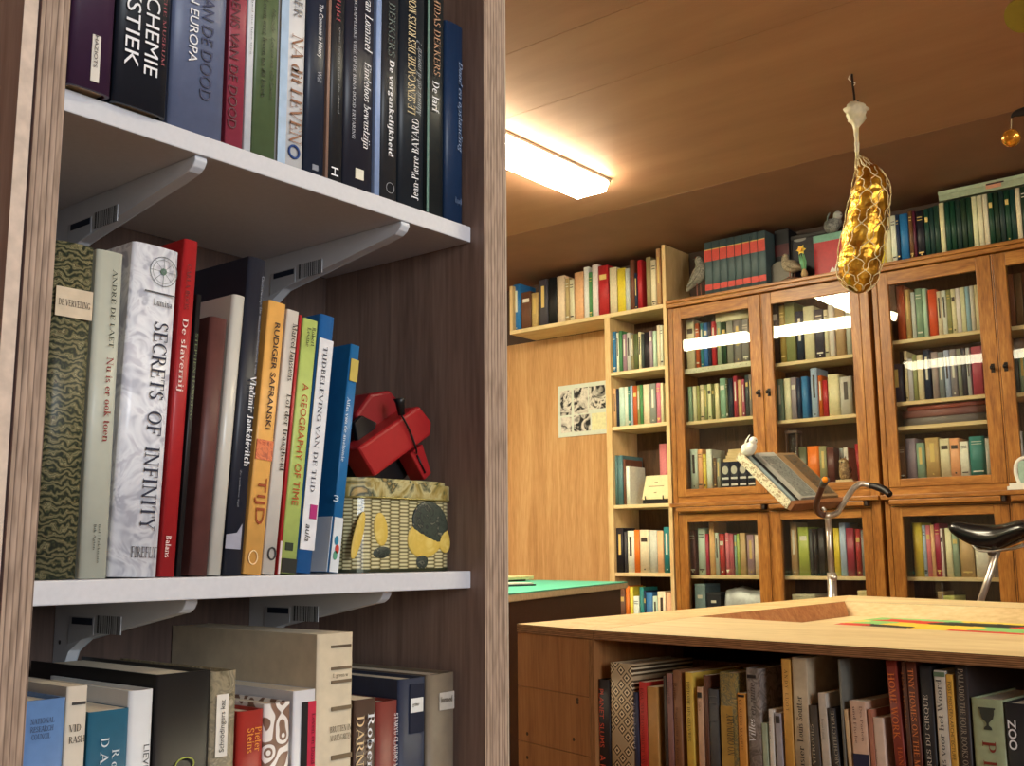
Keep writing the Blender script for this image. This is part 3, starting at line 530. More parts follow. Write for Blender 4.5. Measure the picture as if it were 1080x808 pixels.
near_book(su, 448.8, 469, 470, 2, .16, cc(28, 34, 36), 'black book with a green edge and brown capitals, upper shelf', h=uh, lean=0, texts=[('MIDAS DEKKERS', (168, 124, 92), 460.5, -4, 459.5, 80, .34), ('De larf', WH, 459, 87, 458, 119, .36)], patches=[(448.8, -60, 451.5, 224, (70, 112, 104), 'cover_edge')])
near_book(su, 470, 492.6, 494, 33, .17, cc(30, 54, 86), 'shorter dark blue hardback with pale italic title at the end of the upper shelf', lean=0,
          texts=[('Dood en opstanding', (150, 166, 190), 485, 66, 483, 161, .28, dict(shear=.3)), ('klapwijk', (110, 130, 160), 479, 212, 486, 214, .3)])

# middle shelf
sm = Shelf(OB, PI / 2, -.0168, 'books on the middle white shelf', ya + .0005, yb - .0008)
o = near_book(sm, 37, 83.5, 106, 263, .20, mat_marble(), 'green marbled hardback with a pale label, first on the middle shelf', lean=0, bulge=.007)
a, b_ = o[4](58, 316), o[4](97, 318)
patch(o[0], a[0], b_[0], a[1] - .012, a[1] + .011, mat((206, 188, 160), .6), v=-.0008)
lay_text('DE VERVELING', ((a[0] + b_[0]) / 2, -.0018, a[1] - .001), (1, 0, 0), (0, 0, 1), (b_[0] - a[0]) * .86, .005, mat((60, 50, 44), .5, mottle=0), o[0])
near_book(sm, 84, 114, 136, 270, .19, mat((186, 188, 172), .4, mottle=.04), 'pale grey-green book with dark capitals and dark red lettering, middle shelf', lean=0,
          texts=[('ANDRÉ DE LAET', (40, 52, 44), 122, 285, 115.5, 367, .2), ('Nu is er ook toen', (140, 40, 44), 117, 377, 108.5, 466, .24), ('met | Pelckmans', (60, 66, 60), 104, 553, 101.5, 594, .1), ('Rik Agten', (50, 56, 50), 99.5, 553, 97, 580, .1)])
o = near_book(sm, 115.5, 168, 191.5, 267, .20, mat_veined(), 'thick white veined book with a round compass emblem at the top of its spine', bulge=.005,
          texts=[('SECRETS  OF  INFINITY', (34, 38, 60), 170, 341, 153, 560, .3), ('FIREFLY', (52, 54, 62), 137, 583, 164, 582, .2), ('Lumina', (50, 54, 62), 161, 319, 180, 322, .13)])
p_ = o[4](172, 287)
ring(o[0], p_[0], p_[1], .0125, mat((120, 128, 132), .5, mottle=0), tk=.0003); ring(o[0], p_[0], p_[1], .010, mat((150, 156, 158), .5, mottle=0), tk=.0002); disc(o[0], p_[0], p_[1], .0028, mat((86, 116, 92), .5, mottle=0))
for a in range(4):
    bm = NB(); ca, sa = math.cos(a * PI / 4), math.sin(a * PI / 4); tube(bm, [(p_[0] - .013 * ca, -.0012, p_[1] - .013 * sa), (p_[0] + .013 * ca, -.0012, p_[1] + .013 * sa)], .00018, 4); obj('emblem', bm, mat((120, 128, 132), .5, mottle=0), o[0], world=False)
patch(o[0], p_[0] - .016, p_[0] + .012, p_[1] - .0195, p_[1] - .0185, mat((60, 62, 70), .5, mottle=0), v=-.0012)
near_book(sm, 168.5, 184.7, 210, 256, .20, cc(168, 34, 38), 'tall bright red book with white lettering on the middle shelf', texts=[('De slavernij', (236, 214, 206), 196, 337, 186, 413, .5), ('CARLA BOOS', (90, 20, 26), 200, 280, 194, 326, .3), ('Balans', (240, 214, 206), 177, 565, 175, 588, .36)])
near_book(sm, 185.5, 191, 213, 312, .15, cc(26, 26, 28), 'narrow black book with olive capitals, between the red and brown ones', hard=False, texts=[('STEPHEN HAWKING', (110, 122, 84), 205.5, 352, 198.5, 443, .6)])
near_book(sm, 200.5, 220, 241.5, 338, .17, mat((92, 54, 50), .5, mottle=.12), 'plain dark brown clothbound book without lettering', bulge=.0035)
near_book(sm, 220.5, 234.5, 260, 314, .19, mat((206, 202, 190), .3, mottle=.03), 'plain cream book in glossy wrapper, between the brown and navy ones', bulge=.004)
o = near_book(sm, 235, 256, 282, 276, .20, cc(34, 38, 50), 'tall dark navy book with white name lettered low on its spine',
          texts=[('Vladimir Jankélévitch', WH, 266.5, 397, 258.5, 492, .34, dict(bold=.01)), ('Onderwerp: De onomkeerbaarheid van', (150, 154, 164), 276, 292, 268, 394, .18), ('de verloren tijd', (130, 132, 140), 253, 496, 249, 535, .12)])
a, b_ = o[4](238, 566), o[4](254, 566); bm = NB(); slab(bm, [(a[0], -.0008, a[1] - .010), (b_[0], -.0008, a[1] - .010), (b_[0], -.0008, a[1] + .012), ((a[0] + b_[0]) / 2 + .003, -.0008, a[1] + .004), (a[0], -.0008, a[1] + .002)], (0, 1, 0), .0005); obj('spine_picture', bm, mat((150, 150, 164), .5), o[0], world=False)
o = near_book(sm, 256.4, 276, 302, 322, .165, cc(232, 174, 92), 'orange-yellow paperback with a small orange picture on its spine', hard=False,
          texts=[('RUDIGER SAFRANSKI', (60, 40, 30), 291.5, 341, 281.5, 453, .3, dict(bold=.015)), ('TIJD', (150, 70, 34), 275, 504, 270.5, 553, .62)], patches=[(268, 462, 288, 487, mat_blotch('orange_picture', [(190, 90, 60), (226, 130, 84), (150, 70, 60)], 120))])
p_ = o[4](266, 588); ring(o[0], p_[0], p_[1], .0045, mat((240, 206, 150), .5, mottle=0), tk=.0007, ell=1.3)
o = near_book(sm, 276.3, 290, 316, 330, .16, mat((212, 204, 192), .45, mottle=.04), 'cream paperback with black lettering between the orange-yellow and thin red books', hard=False,
          texts=[('Marcel Janssens', (44, 42, 44), 311, 342, 304.5, 402, .46), ('Lof der traagheid', (52, 48, 46), 303, 416, 295.5, 497, .5)])
p_ = o[4](286, 584); ring(o[0], p_[0], p_[1], .004, mat((60, 60, 60), .5, mottle=0), tk=.0008, ell=1.3)
near_book(sm, 290.4, 294.2, 318, 333, .155, cc(172, 40, 42), 'thin red book beside the lime green one', hard=False, patches=[(290, 570, 295, 606, (216, 200, 196))])
o = near_book(sm, 294.6, 312, 336, 340, .16, cc(182, 200, 110), 'lime green paperback with rust capitals and a dark foot', hard=False,
          texts=[('A GEOGRAPHY OF TIME', (176, 70, 34), 321.5, 405, 309.5, 533, .42), ('Robert', (60, 70, 50), 330, 346, 328.5, 366, .24), ('Levine', (60, 70, 50), 325, 346, 323.5, 366, .24)], patches=[(292, 588, 314, 612, (36, 38, 34)), (301, 572, 308, 581, (40, 50, 36))])
near_book(sm, 312.4, 329, 354, 336, .175, cc(34, 96, 158), 'blue hardback with long white spine label and magenta square',
          patches=[(314.5, 349, 349, 583, (220, 220, 222))], texts=[('TIJDBELEVING VAN DE TIJD', (70, 72, 84), 342, 366, 328.5, 519, .28), ('aula', (40, 40, 44), 324.5, 553, 322.5, 571, .34, dict(shear=.2))])
o = C.objects[-1]
bk_ = [x for x in C.objects if x.get('label', '').startswith('blue hardback with long white')][0]
bm = NB(); box(bm, -.0100, -.0020, -.0018, -.0008, .0495, .0625); obj('spine_picture', bm, mat((170, 40, 110), .5), bk_, world=False)
o = near_book(sm, 346, 356.5, 380, 366, .17, cc(30, 104, 158), 'blue laminated atlas with white foot, leaning beside the printed tin', hard=False, bulge=.003,
          texts=[('Atlas van de anatomie', (206, 220, 232), 366, 419, 361, 487, .34), ('3', (190, 210, 226), 350.5, 526, 356, 525.5, .5)], patches=[(340, 543, 366, 606, (206, 212, 216)), (370, 378, 377, 404, (190, 170, 80))])
bm = NB(); at_, pu_, w_, h_ = o[0], o[1], o[2], o[3]
box(bm, pu_ - w_ - .0007, pu_ - w_ + .0003, .002, .168, .0006, .052); obj('cover_foot', bm, mat((206, 214, 220), .35, mottle=.03), at_, world=False)
for k, (c_, dz) in enumerate((((40, 120, 150), .030), ((190, 60, 50), .022), ((90, 150, 120), .016))): disc(at_, pu_ - w_ / 2 + (.0008 if k % 2 else -.0008), dz, .0024, mat(c_, .5, mottle=0), v=-.0016, name='spine_picture', ell=1.8)

# lower shelf
sl = Shelf(OB, PI / 2, zL - H, 'books on the lower shelf of the plywood bookcase', ya + .0005, yb - .0008)
def low(xr_top, x0_top, ytop, d, m, label, xl=None, **k):
    """foot columns follow from the top ones, the books stand upright"""
    P = sl.P if not k.get('out') else Plane(sl.P.o + sl.P.n * k['out'], sl.P.ang)
    ua, za = P.hit(x0_top, ytop); ub, zb = P.hit(xr_top, ytop)
    def pxx(u):
        p = P.o + P.u * u + Vector((0, 0, sl.z)); return 540 + F * p.dot(rgt) / p.dot(fwd)
    return near_book(sl, pxx(ua), pxx(ub), xr_top, ytop, d, m, label, lean=0, **k)
low(71, 26.5, 736, .15, cc(92, 128, 178), 'light blue book with three short lines of capitals, lower shelf', out=.008, bulge=.002,
    texts=[('NATIONAL', (50, 66, 96), 31, 760.5, 56, 759.5, .12), ('RESEARCH', (50, 66, 96), 31, 769, 55, 768, .12), ('COUNCIL', (50, 66, 96), 32, 777, 52, 776, .12)])
low(93.5, 71, 723, .15, mat((206, 196, 180), .5, mottle=.05), 'cream book with two short dark words across its spine, lower shelf', hard=False, patches=[(76, 741, 90, 742.3, (60, 56, 54))],
    texts=[('VID', (50, 46, 44), 71.5, 768, 84, 767.5, .3), ('RASH', (50, 46, 44), 71.5, 780, 88, 779, .3)])
low(137, 94, 747, .13, cc(34, 92, 118), 'dark teal book with spaced white capitals, lower shelf', texts=[('D A V I D', (206, 216, 220), 110, 778, 106, 846, .2), ('R o b e r t', (206, 216, 220), 121, 790, 118, 850, .18)], hard=False)
low(164, 138, 727, .16, mat((218, 220, 222), .35, mottle=.03), 'white glossy book beside the thick black one', bulge=.004, texts=[('LIEVEN DE', (70, 76, 84), 154, 785, 150, 840, .22)])
o = low(223.5, 165.5, 707, .204, cc(20, 20, 22), 'very thick deep black book on the lower shelf', out=-.001, bulge=.001)
p_ = o[4](194, 806); ring(o[0], p_[0], p_[1], .0085, mat((170, 180, 80), .5, mottle=0), tk=.0006, ell=.6)
low(251.5, 224, 707, .18, mat_blotch('mottled_olive_cover', [(92, 84, 64), (150, 138, 112), (120, 112, 92), (176, 164, 140)], 60), 'mottled beige book with a white label lettered upwards, lower shelf',
    patches=[(228.5, 733, 238.5, 797, (222, 216, 204))], texts=[('Schrödingers kat', (50, 46, 44), 233, 793, 234.6, 738, .24)])
low(280, 252.5, 748, .15, cc(156, 42, 34), 'red book with orange name in two vertical lines, lower shelf', texts=[('Pieter', (230, 150, 60), 272, 766, 270, 792, .26), ('Steins', (230, 150, 60), 264, 768, 262, 794, .26)])
low(308.5, 281, 740, .16, mat_scroll(), 'white book with brown scroll pattern, lower shelf', bulge=.004)
o = low(333.5, 310, 727, .17, mat((212, 212, 216), .35, mottle=.03), 'white book with black and red spine stripes', hard=False, patches=[(318, 741, 324, 830, (30, 28, 30)), (324.5, 740, 333, 830, (196, 44, 70))], texts=[('Leven en Dood', (110, 24, 40), 330, 752, 328.5, 806, .16)])
low(373, 335, 667, .231, mat((204, 190, 164), .6, mottle=.08), 'tall thick cream book rising above its neighbours', hard=False, bulge=.0012,
    patches=[(349, 681, 370, 681.7, (90, 76, 60)), (349, 704, 370, 704.7, (110, 94, 74)), (349, 718, 370, 718.7, (110, 94, 74)), (349, 746, 370, 747, (120, 104, 80)), (349, 797, 370, 798, (120, 104, 80))],
    texts=[('BRUTTEN IN', (70, 60, 48), 347, 769, 369, 767, .12), ('MARIENGARTEN', (70, 60, 48), 347, 778, 369, 776, .12), ('L green w', (80, 70, 56), 350, 713, 366, 711.5, .1)])
low(397, 374, 736, .14, cc(74, 54, 44), 'dark brown book with wide pale letters, lower shelf', hard=False, texts=[('Robert', WH, 391, 752, 388.5, 820, .3), ('DARNTON', (226, 196, 150), 379.5, 755, 377, 850, .36)])
low(421, 398, 738.5, .15, cc(122, 52, 46), 'red-brown book with small white capitals beside the navy one', texts=[('STARYU CLAUDIO MAGRIS', WH, 417.5, 752, 415, 828, .18)])
low(450.6, 422, 714, .2, mat((42, 50, 72), .5, mottle=.1), 'dark navy cloth book with small white label, lower shelf', patches=[(432, 722, 446.5, 771, (26, 32, 50)), (432.5, 737, 445.5, 750, (222, 222, 218))], texts=[('grime', (60, 60, 60), 434, 743.5, 441, 742.8, .12)], bulge=.004)
low(481, 451.5, 709, .2, mat((116, 104, 88), .5, mottle=.1), 'grey-brown book with grey label at the end of the lower shelf', patches=[(463, 731, 478.5, 747, (176, 170, 160))], texts=[('lurmed', (60, 56, 50), 464, 738, 476, 736.5, .14)], bulge=.004)

# --- the printed tin and the red stereo viewer on the middle shelf
WV, nt, b, N, L, tc, mp = nodes('printed_basket_weave', .28)
b.inputs['Coat Weight'].default_value = .4
sx = N('SeparateXYZ'); L(tc.outputs['Object'], sx.inputs[0])
def _math(op, a, bv):
    q = N('Math'); q.operation = op; L(a, q.inputs[0])
    if isinstance(bv, (int, float)): q.inputs[1].default_value = bv
    else: L(bv, q.inputs[1])
    return q.outputs[0]
su_ = _math('ADD', sx.outputs[0], sx.outputs[1])
col_ = _math('FLOOR', _math('MULTIPLY', su_, 78), 0)
row = _math('ADD', _math('MULTIPLY', sx.outputs[2], 280), _math('MULTIPLY', col_, .5))
rib = _math('FRACT', row, 0); stake = _math('FRACT', _math('MULTIPLY', su_, 78), 0)
r1 = ramp(N, [(0, (66, 60, 44)), (.22, (140, 132, 100)), (.5, (216, 208, 174)), (.8, (194, 186, 148)), (1, (70, 62, 44))]); L(rib, r1.inputs['Fac'])
r2 = ramp(N, [(0, (170, 162, 136)), (.16, (255, 255, 240)), (.8, (255, 255, 240)), (1, (160, 152, 126))]); L(stake, r2.inputs['Fac'])
mx = N('Mix'); mx.data_type = 'RGBA'; mx.blend_type = 'MULTIPLY'; mx.inputs[0].default_value = 1; L(r1.outputs['Color'], mx.inputs[6]); L(r2.outputs['Color'], mx.inputs[7]); L(mx.outputs[2], b.inputs['Base Color'])
Pt = Plane((-.779, 0), PI / 2)
ty0, ty1 = .700, .8605
tc_y, th_ = (ty0 + ty1) / 2, .0925
tin = thing('printed_tin', 'oval printed tin with basket weave and yellow fruit, at the end of the middle shelf', 'tin', (-.779 - .052, tc_y, zM))
def rrect(cx, cy, hx, hy, r, n=8):
    out = []
    for (sx_, sy_, a0) in ((1, 1, 0), (-1, 1, 90), (-1, -1, 180), (1, -1, 270)):
        for k in range(n + 1):
            a = math.radians(a0 + 90 * k / n); out.append((cx + sx_ * (hx - r) + r * math.cos(a), cy + sy_ * (hy - r) + r * math.sin(a)))
    return out
bm = NB(); prism(bm, rrect(-.831, tc_y, .0505, (ty1 - ty0) / 2 - .0015, .034), zM + .002, zM + th_ - .018); obj('tin_body', bm, WV, tin)
bm = NB(); prism(bm, rrect(-.831, tc_y, .0518, (ty1 - ty0) / 2, .035), zM + .0006, zM + .0036); obj('bottom_rim', bm, mat((52, 56, 40), .3, .4, mottle=0), tin)
LIDM = mat_blotch('printed_leaves', [(60, 72, 48), (150, 130, 66), (188, 178, 128), (48, 58, 42), (190, 160, 96)], 24, 2)
bm = NB()
prism(bm, rrect(-.831, tc_y, .0522, (ty1 - ty0) / 2 + .0006, .0355), zM + th_ - .0195, zM + th_ - .004)
prism(bm, rrect(-.831, tc_y, .0478, (ty1 - ty0) / 2 - .004, .032), zM + th_ - .004, zM + th_)
obj('lid', bm, LIDM, tin)
bm = NB(); q = rrect(-.831, tc_y, .0525, (ty1 - ty0) / 2 + .0008, .036); tube(bm, [(p[0], p[1], zM + th_ - .0195) for p in q], .0011, 6, True); obj('lid_rim', bm, mat((150, 140, 84), .25, .6, mottle=0), tin)
def tinfruit(name, y, z, ry, rz, c, lean=0, dx=0):
    bm = NB(); g = ball(bm, (0, 0, 0), 1, .0016, ry, rz, 18); bmesh.ops.rotate(bm, cent=(0, 0, 0), matrix=Matrix.Rotation(lean, 3, 'X'), verts=g)
    bmesh.ops.translate(bm, vec=(-.7805 + dx, y, z), verts=g); obj(name, bm, c, tin)
LEM = mat_blotch('printed_lemon', [(214, 186, 92), (204, 174, 78), (220, 196, 108)], 50)
DK = mat_blotch('printed_dark_leaf', [(44, 52, 46), (60, 68, 58), (34, 40, 38), (120, 120, 100)], 110)
tinfruit('printed_lemon', .7425, zM + .042, .0095, .0165, LEM, .15)
tinfruit('printed_lemon', .7135, zM + .036, .006, .024, LEM, -.3, -.0008)
tinfruit('printed_lemon', .806, zM + .034, .027, .020, LEM, .2)
tinfruit('printed_leaf', .812, zM + .049, .027, .0225, DK, -.35, .0004)
tinfruit('printed_lemon', .832, zM + .034, .010, .016, LEM, .4, -.0002)
tinfruit('printed_leaf', .7445, zM + .0195, .012, .006, DK, .1, -.0004)
tinfruit('printed_leaf', .801, zM + .0105, .009, .008, DK, .1, -.0004)

RED = mat((158, 28, 32), .38, mottle=.04, scale=120); DKP = mat((22, 18, 20), .4, mottle=0)
vz = zM + th_
vw = thing('stereo_viewer', 'red plastic stereo slide viewer with black lever, tilted on the printed tin', 'toy', (-.845, .775, vz + .0006))
Pv = Plane((-.815, 0), PI / 2)
def P3(x, y, X=-.815):
    u, z = Plane((X, 0), PI / 2).hit(x, y); return Vector((X, u, max(z + H, vz + .0008)))
def plate(name, px_, X, t, m, bv=.003):
    bm = NB(); slab(bm, [P3(a, c, X) for a, c in px_], (-1, 0, 0), t)
    if bv: bmesh.ops.recalc_face_normals(bm, faces=list(bm.faces)); bev(bm, bv, 3)
    return obj(name, bm, m, vw)
plate('front_shell', [(378, 472), (438, 430), (443, 428), (456, 445), (455, 459), (396, 503)], -.800, .030, RED, .004)
plate('eyepiece_hood', [(376, 436), (391, 415), (412, 411.5), (428, 431), (418, 443), (380, 466)], -.826, .042, mat((132, 22, 28), .4, mottle=.04), .004)
plate('nose_wedge', [(433, 478), (446, 468), (455.5, 499), (448, 506.5)], -.806, .022, RED, .002)
plate('back_shell', [(372, 470), (390, 452), (436, 470), (440, 492), (424, 509), (376, 509)], -.834, .03, DKP, .004)
plate('lens_ring', [(374, 446), (382, 438), (398, 446), (392, 462), (378, 466)], -.818, .006, DKP, .0015)
a_, b2 = P3(421, 420, -.797), P3(423.5, 438, -.797)
bm = NB(); loft(bm, [a_, a_.lerp(b2, .25), b2], [.0068, .005, .0035], 12); obj('lever', bm, BLACK, vw)
bm = NB(); tube(bm, spline([b2, P3(432, 454, -.7975), P3(438.5, 472, -.7985), P3(439.5, 478, -.804)], 5), .0011, 6); tube(bm, [P3(440, 480, -.8048), P3(448.5, 499, -.8048)], .001, 6); obj('seam_cord', bm, BLACK, vw)

# ------------------------------------------------------------------ shelves and cabinets along the back wall (their fronts at y = 5)
YF = 5.0
def zat(x, y, Y=YF): return at(1, Y, x, y).z + H
tk = .018
ws = thing('wall_shelf', 'long birch wall shelf under the ceiling, above the bare plywood panel', 'shelf', (-3.58, 5.13, 1.335 + H))
bm = NB(); box(bm, -4.135, -3.0405, YF, 5.262, 1.335 + H, 1.358 + H); bev(bm, .001, 1); obj('shelf_board', bm, BIRCHX, ws)
bm = NB(); box(bm, -4.135, -4.113, YF, 5.262, 1.3585 + H, 1.64 + H); bev(bm, .001, 1); obj('end_board', bm, BIRCH, ws)
bm = NB(); box(bm, -4.112, -3.0405, 5.25, 5.262, 1.3585 + H, 1.42 + H); obj('back_rail', bm, BIRCHX, ws)
ub = thing('open_bookshelf', 'narrow open birch bookshelf between the bare plywood panel and the glass cabinet', 'bookshelf', (-3.22, 5.13, 0))
for x0, x1, z1 in ((-3.432, -3.396, 1.3345 + H), (-3.040, -3.0175, 1.694 + H)):
    bm = NB(); box(bm, x0, x1, YF, 5.262, 0, z1); bev(bm, .001, 1); obj('side_post', bm, BIRCH, ub)
ZB = [1.0153 + H, .7041 + H, .2667 + H, -.1021 + H, -.435 + H]
for z in ZB + [.06]:
    bm = NB(); box(bm, -3.3955, -3.0405, YF + .002, 5.258, z - .02, z); bev(bm, .001, 1); obj('shelf', bm, BIRCHX, ub)
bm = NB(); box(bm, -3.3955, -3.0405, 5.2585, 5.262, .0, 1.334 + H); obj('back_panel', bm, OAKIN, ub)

def cabinet(dx, label):
    x0, x1 = -3.008 + dx, -1.892 + dx
    t = thing('glass_cabinet', label, 'cabinet', ((x0 + x1) / 2, 5.13, 0), 'oak cabinets with glass doors along the back wall')
    D = [(-2.981 + dx, -2.463 + dx), (-2.452 + dx, -1.938 + dx)]
    bm = NB()
    box(bm, x0, D[0][0] - .002, YF, 5.26, .0, 1.325 + H); box(bm, D[1][1] + .002, x1, YF, 5.26, 0, 1.325 + H)
    box(bm, D[0][1] + .002, D[1][0] - .002, YF + .004, 5.26, 0, 1.325 + H)
    bev(bm, .0025, 2); obj('upright', bm, OAK, t)
    for a, b_ in ((.262, .294), (.208, .24), (-.70, -.605)):
        bm = NB(); box(bm, D[0][0], D[1][1], YF + .003, 5.03, a + H, b_ + H); obj('rail', bm, OAKX, t)
    for q in ((YF + .01, 5.26, .285 + H, .3349 + H), (YF + .03, 5.26, -.62 + H, -.60 + H), (YF + .02, 5.03, 0, .098)):
        bm = NB(); box(bm, D[0][0], D[1][1], *q); obj('inner_board', bm, OAKX, t)
    bm = NB(); box(bm, x0 - .006, x1 + .006, 4.985, 5.262, 1.326 + H, 1.347 + H); box(bm, x0 - .003, x1 + .003, 4.978, 5.262, 1.3475 + H, 1.365 + H); bev(bm, .003, 2); obj('cornice', bm, OAKX, t)
    bm = NB(); box(bm, x0 - .004, x1 + .004, 4.962, 5.03, .2405 + H, .2615 + H); bev(bm, .004, 2); obj('ledge', bm, OAKX, t)
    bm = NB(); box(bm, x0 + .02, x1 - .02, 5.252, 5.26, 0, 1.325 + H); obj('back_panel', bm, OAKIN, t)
    for i, (a, b_) in enumerate(D):
        bm = NB(); box(bm, a + .006, b_ - .022, 4.966, 5.002, .2165 + H, .2395 + H); bev(bm, .004, 2); w_ = obj('writing_slide', bm, OAKX, t)
        bm = NB(); box(bm, b_ - .021, b_ - .004, 4.97, 5.002, .2145 + H, .2395 + H); bev(bm, .004, 2); obj('dark_pull', bm, mat((44, 28, 18), .6), w_)
        for (z0, z1, g0, g1) in ((.2965, 1.3215, .335, 1.259), (-.603, .205, -.53, .162)):
            bm = NB(); ga, gb = a + .051, b_ - .064 if i == 0 else b_ - .047
            if i == 1: ga = a + .052
            box(bm, a, ga, YF + .001, 5.023, z0 + H, z1 + H, 0); box(bm, gb, b_, YF + .001, 5.023, z0 + H, z1 + H, 0)
            box(bm, ga, gb, YF + .002, 5.022, z0 + H, g0 + H, 1); box(bm, ga, gb, YF + .002, 5.022, g1 + H, z1 + H, 1)
            bev(bm, .002, 2)
            d = obj('door', bm, [OAK, OAKX], t)
            bm = NB(); box(bm, ga - .006, gb + .006, 5.0105, 5.0135, g0 + H - .006, g1 + H + .006); obj('glass_pane', bm, GLASS, d)
            if z1 > 1:
                kx = b_ - .022 if i == 0 else a + .022
                bm = NB(); tube(bm, [(kx, YF + .002, .805 + H), (kx, YF - .02, .805 + H)], .004, 8); ball(bm, (kx, YF - .024, .805 + H), .008, 1, .5, 1.3, 10); box(bm, kx - .008, kx + .008, YF - .0012, YF + .0012, .785 + H, .825 + H); obj('key', bm, mat((36, 28, 22), .4, .6, mottle=0), d)
    return t, D
K1, D1 = cabinet(0, 'oak cabinet with glass doors beside the narrow open bookshelf, behind the handlebars')
K2, D2 = cabinet(1.135, 'oak cabinet with glass doors behind the black bicycle saddle')
def cshelf(K, D, i, z, front=5.045, trim=None):
    bm = NB(); a = D[i][0] + .002 if i == 0 else D[0][1] + .009; b_ = D[0][1] - .001 if i == 0 else D[1][1] - .001
    a = D[i][0] + .0015; b_ = D[i][1] - .0015
    box(bm, a, b_, front, 5.2515, z - .018, z); bev(bm, .001, 1); o = obj('inner_shelf', bm, BIRCHX if front < 5.05 else OAKX, K)
    if trim:
        bm = NB(); n = 13
        box(bm, a + .02, b_ - .02, front - .004, front - .0005, z - .028, z - .002)
        for k in range(n): ball(bm, (a + .035 + (b_ - a - .07) * k / (n - 1), front - .004, z - .016), .006, 1, .4, 1, 8)
        obj('shelf_trim', bm, mat((206, 204, 176), .5), o)
ZD1, ZD2, ZC2 = [.988, .700], [.957, .662], [.994, .699, .583]
for z in ZD1: cshelf(K1, D1, 0, z + H, trim=(z == .988))
for z in ZD2: cshelf(K1, D1, 1, z + H)
for z in ZC2: cshelf(K2, D2, 0, z + H)
for z in (.99, .69): cshelf(K2, D2, 1, z + H)
for K, D in ((K1, D1), (K2, D2)):
    for i in (0, 1): cshelf(K, D, i, -.113 + H)

TOPC = 1.3655 + H
PAL = dict(cream=(224, 214, 176), white=(230, 228, 216), tan=(190, 158, 108), red=(178, 40, 46), crimson=(166, 48, 70), orange=(226, 122, 36), yellow=(228, 198, 66), lime=(160, 184, 84), green=(78, 136, 88), sage=(140, 168, 142), teal=(46, 126, 128), blue=(50, 112, 168), navy=(34, 44, 74), black=(28, 28, 32), grey=(136, 136, 132), charcoal=(66, 70, 74), mauve=(156, 138, 146), pink=(212, 120, 130), brown=(108, 74, 50), maroon=(96, 40, 46), khaki=(150, 146, 98), olive=(92, 94, 62), gold=(170, 140, 74), peach=(226, 176, 126), mint=(192, 216, 196))
PAL['orange-red'] = (214, 84, 54); PAL['grey-teal'] = (92, 122, 124); PAL['pale blue'] = (166, 190, 206); PAL['dark green'] = (30, 62, 46); PAL['dark blue'] = (30, 42, 70); PAL['pale grey'] = (196, 196, 190); PAL['rust'] = (186, 84, 40); PAL['rose'] = (178, 84, 102)
ORD = ['', 'first', 'second', 'third', 'fourth', 'fifth', 'sixth', 'seventh', 'eighth', 'ninth', 'tenth', 'eleventh', 'twelfth', 'thirteenth', 'fourteenth', 'fifteenth', 'sixteenth', 'seventeenth']
def labels(cols, place, words=None):
    n = len(cols); base = []
    for i, c in enumerate(cols): base.append((words[i] + ' ' if words and words[i] else '') + c + ' book')
    out = []
    for i in range(n):
        if base.count(base[i]) == 1: out.append('%s, %s' % (base[i], place)); continue
        def nb(k): return (cols[k - 1] if k else None, cols[k + 1] if k + 1 < n else None)
        l, r = nb(i)
        same = [k for k in range(n) if base[k] == base[i] and nb(k) == nb(i)]
        if len(same) == 1 and l and r and l != r: out.append('%s between a %s and a %s one, %s' % (base[i], l, r, place))
        elif len(same) == 1 and not l: out.append('%s first in its row, %s' % (base[i], place))
        elif len(same) == 1 and not r: out.append('%s last in its row, %s' % (base[i], place))
        else:
            k = [j for j in range(n) if base[j] == base[i]].index(i) + 1
            out.append('%s %s, %s' % (ORD[k], base[i], place))
    return out
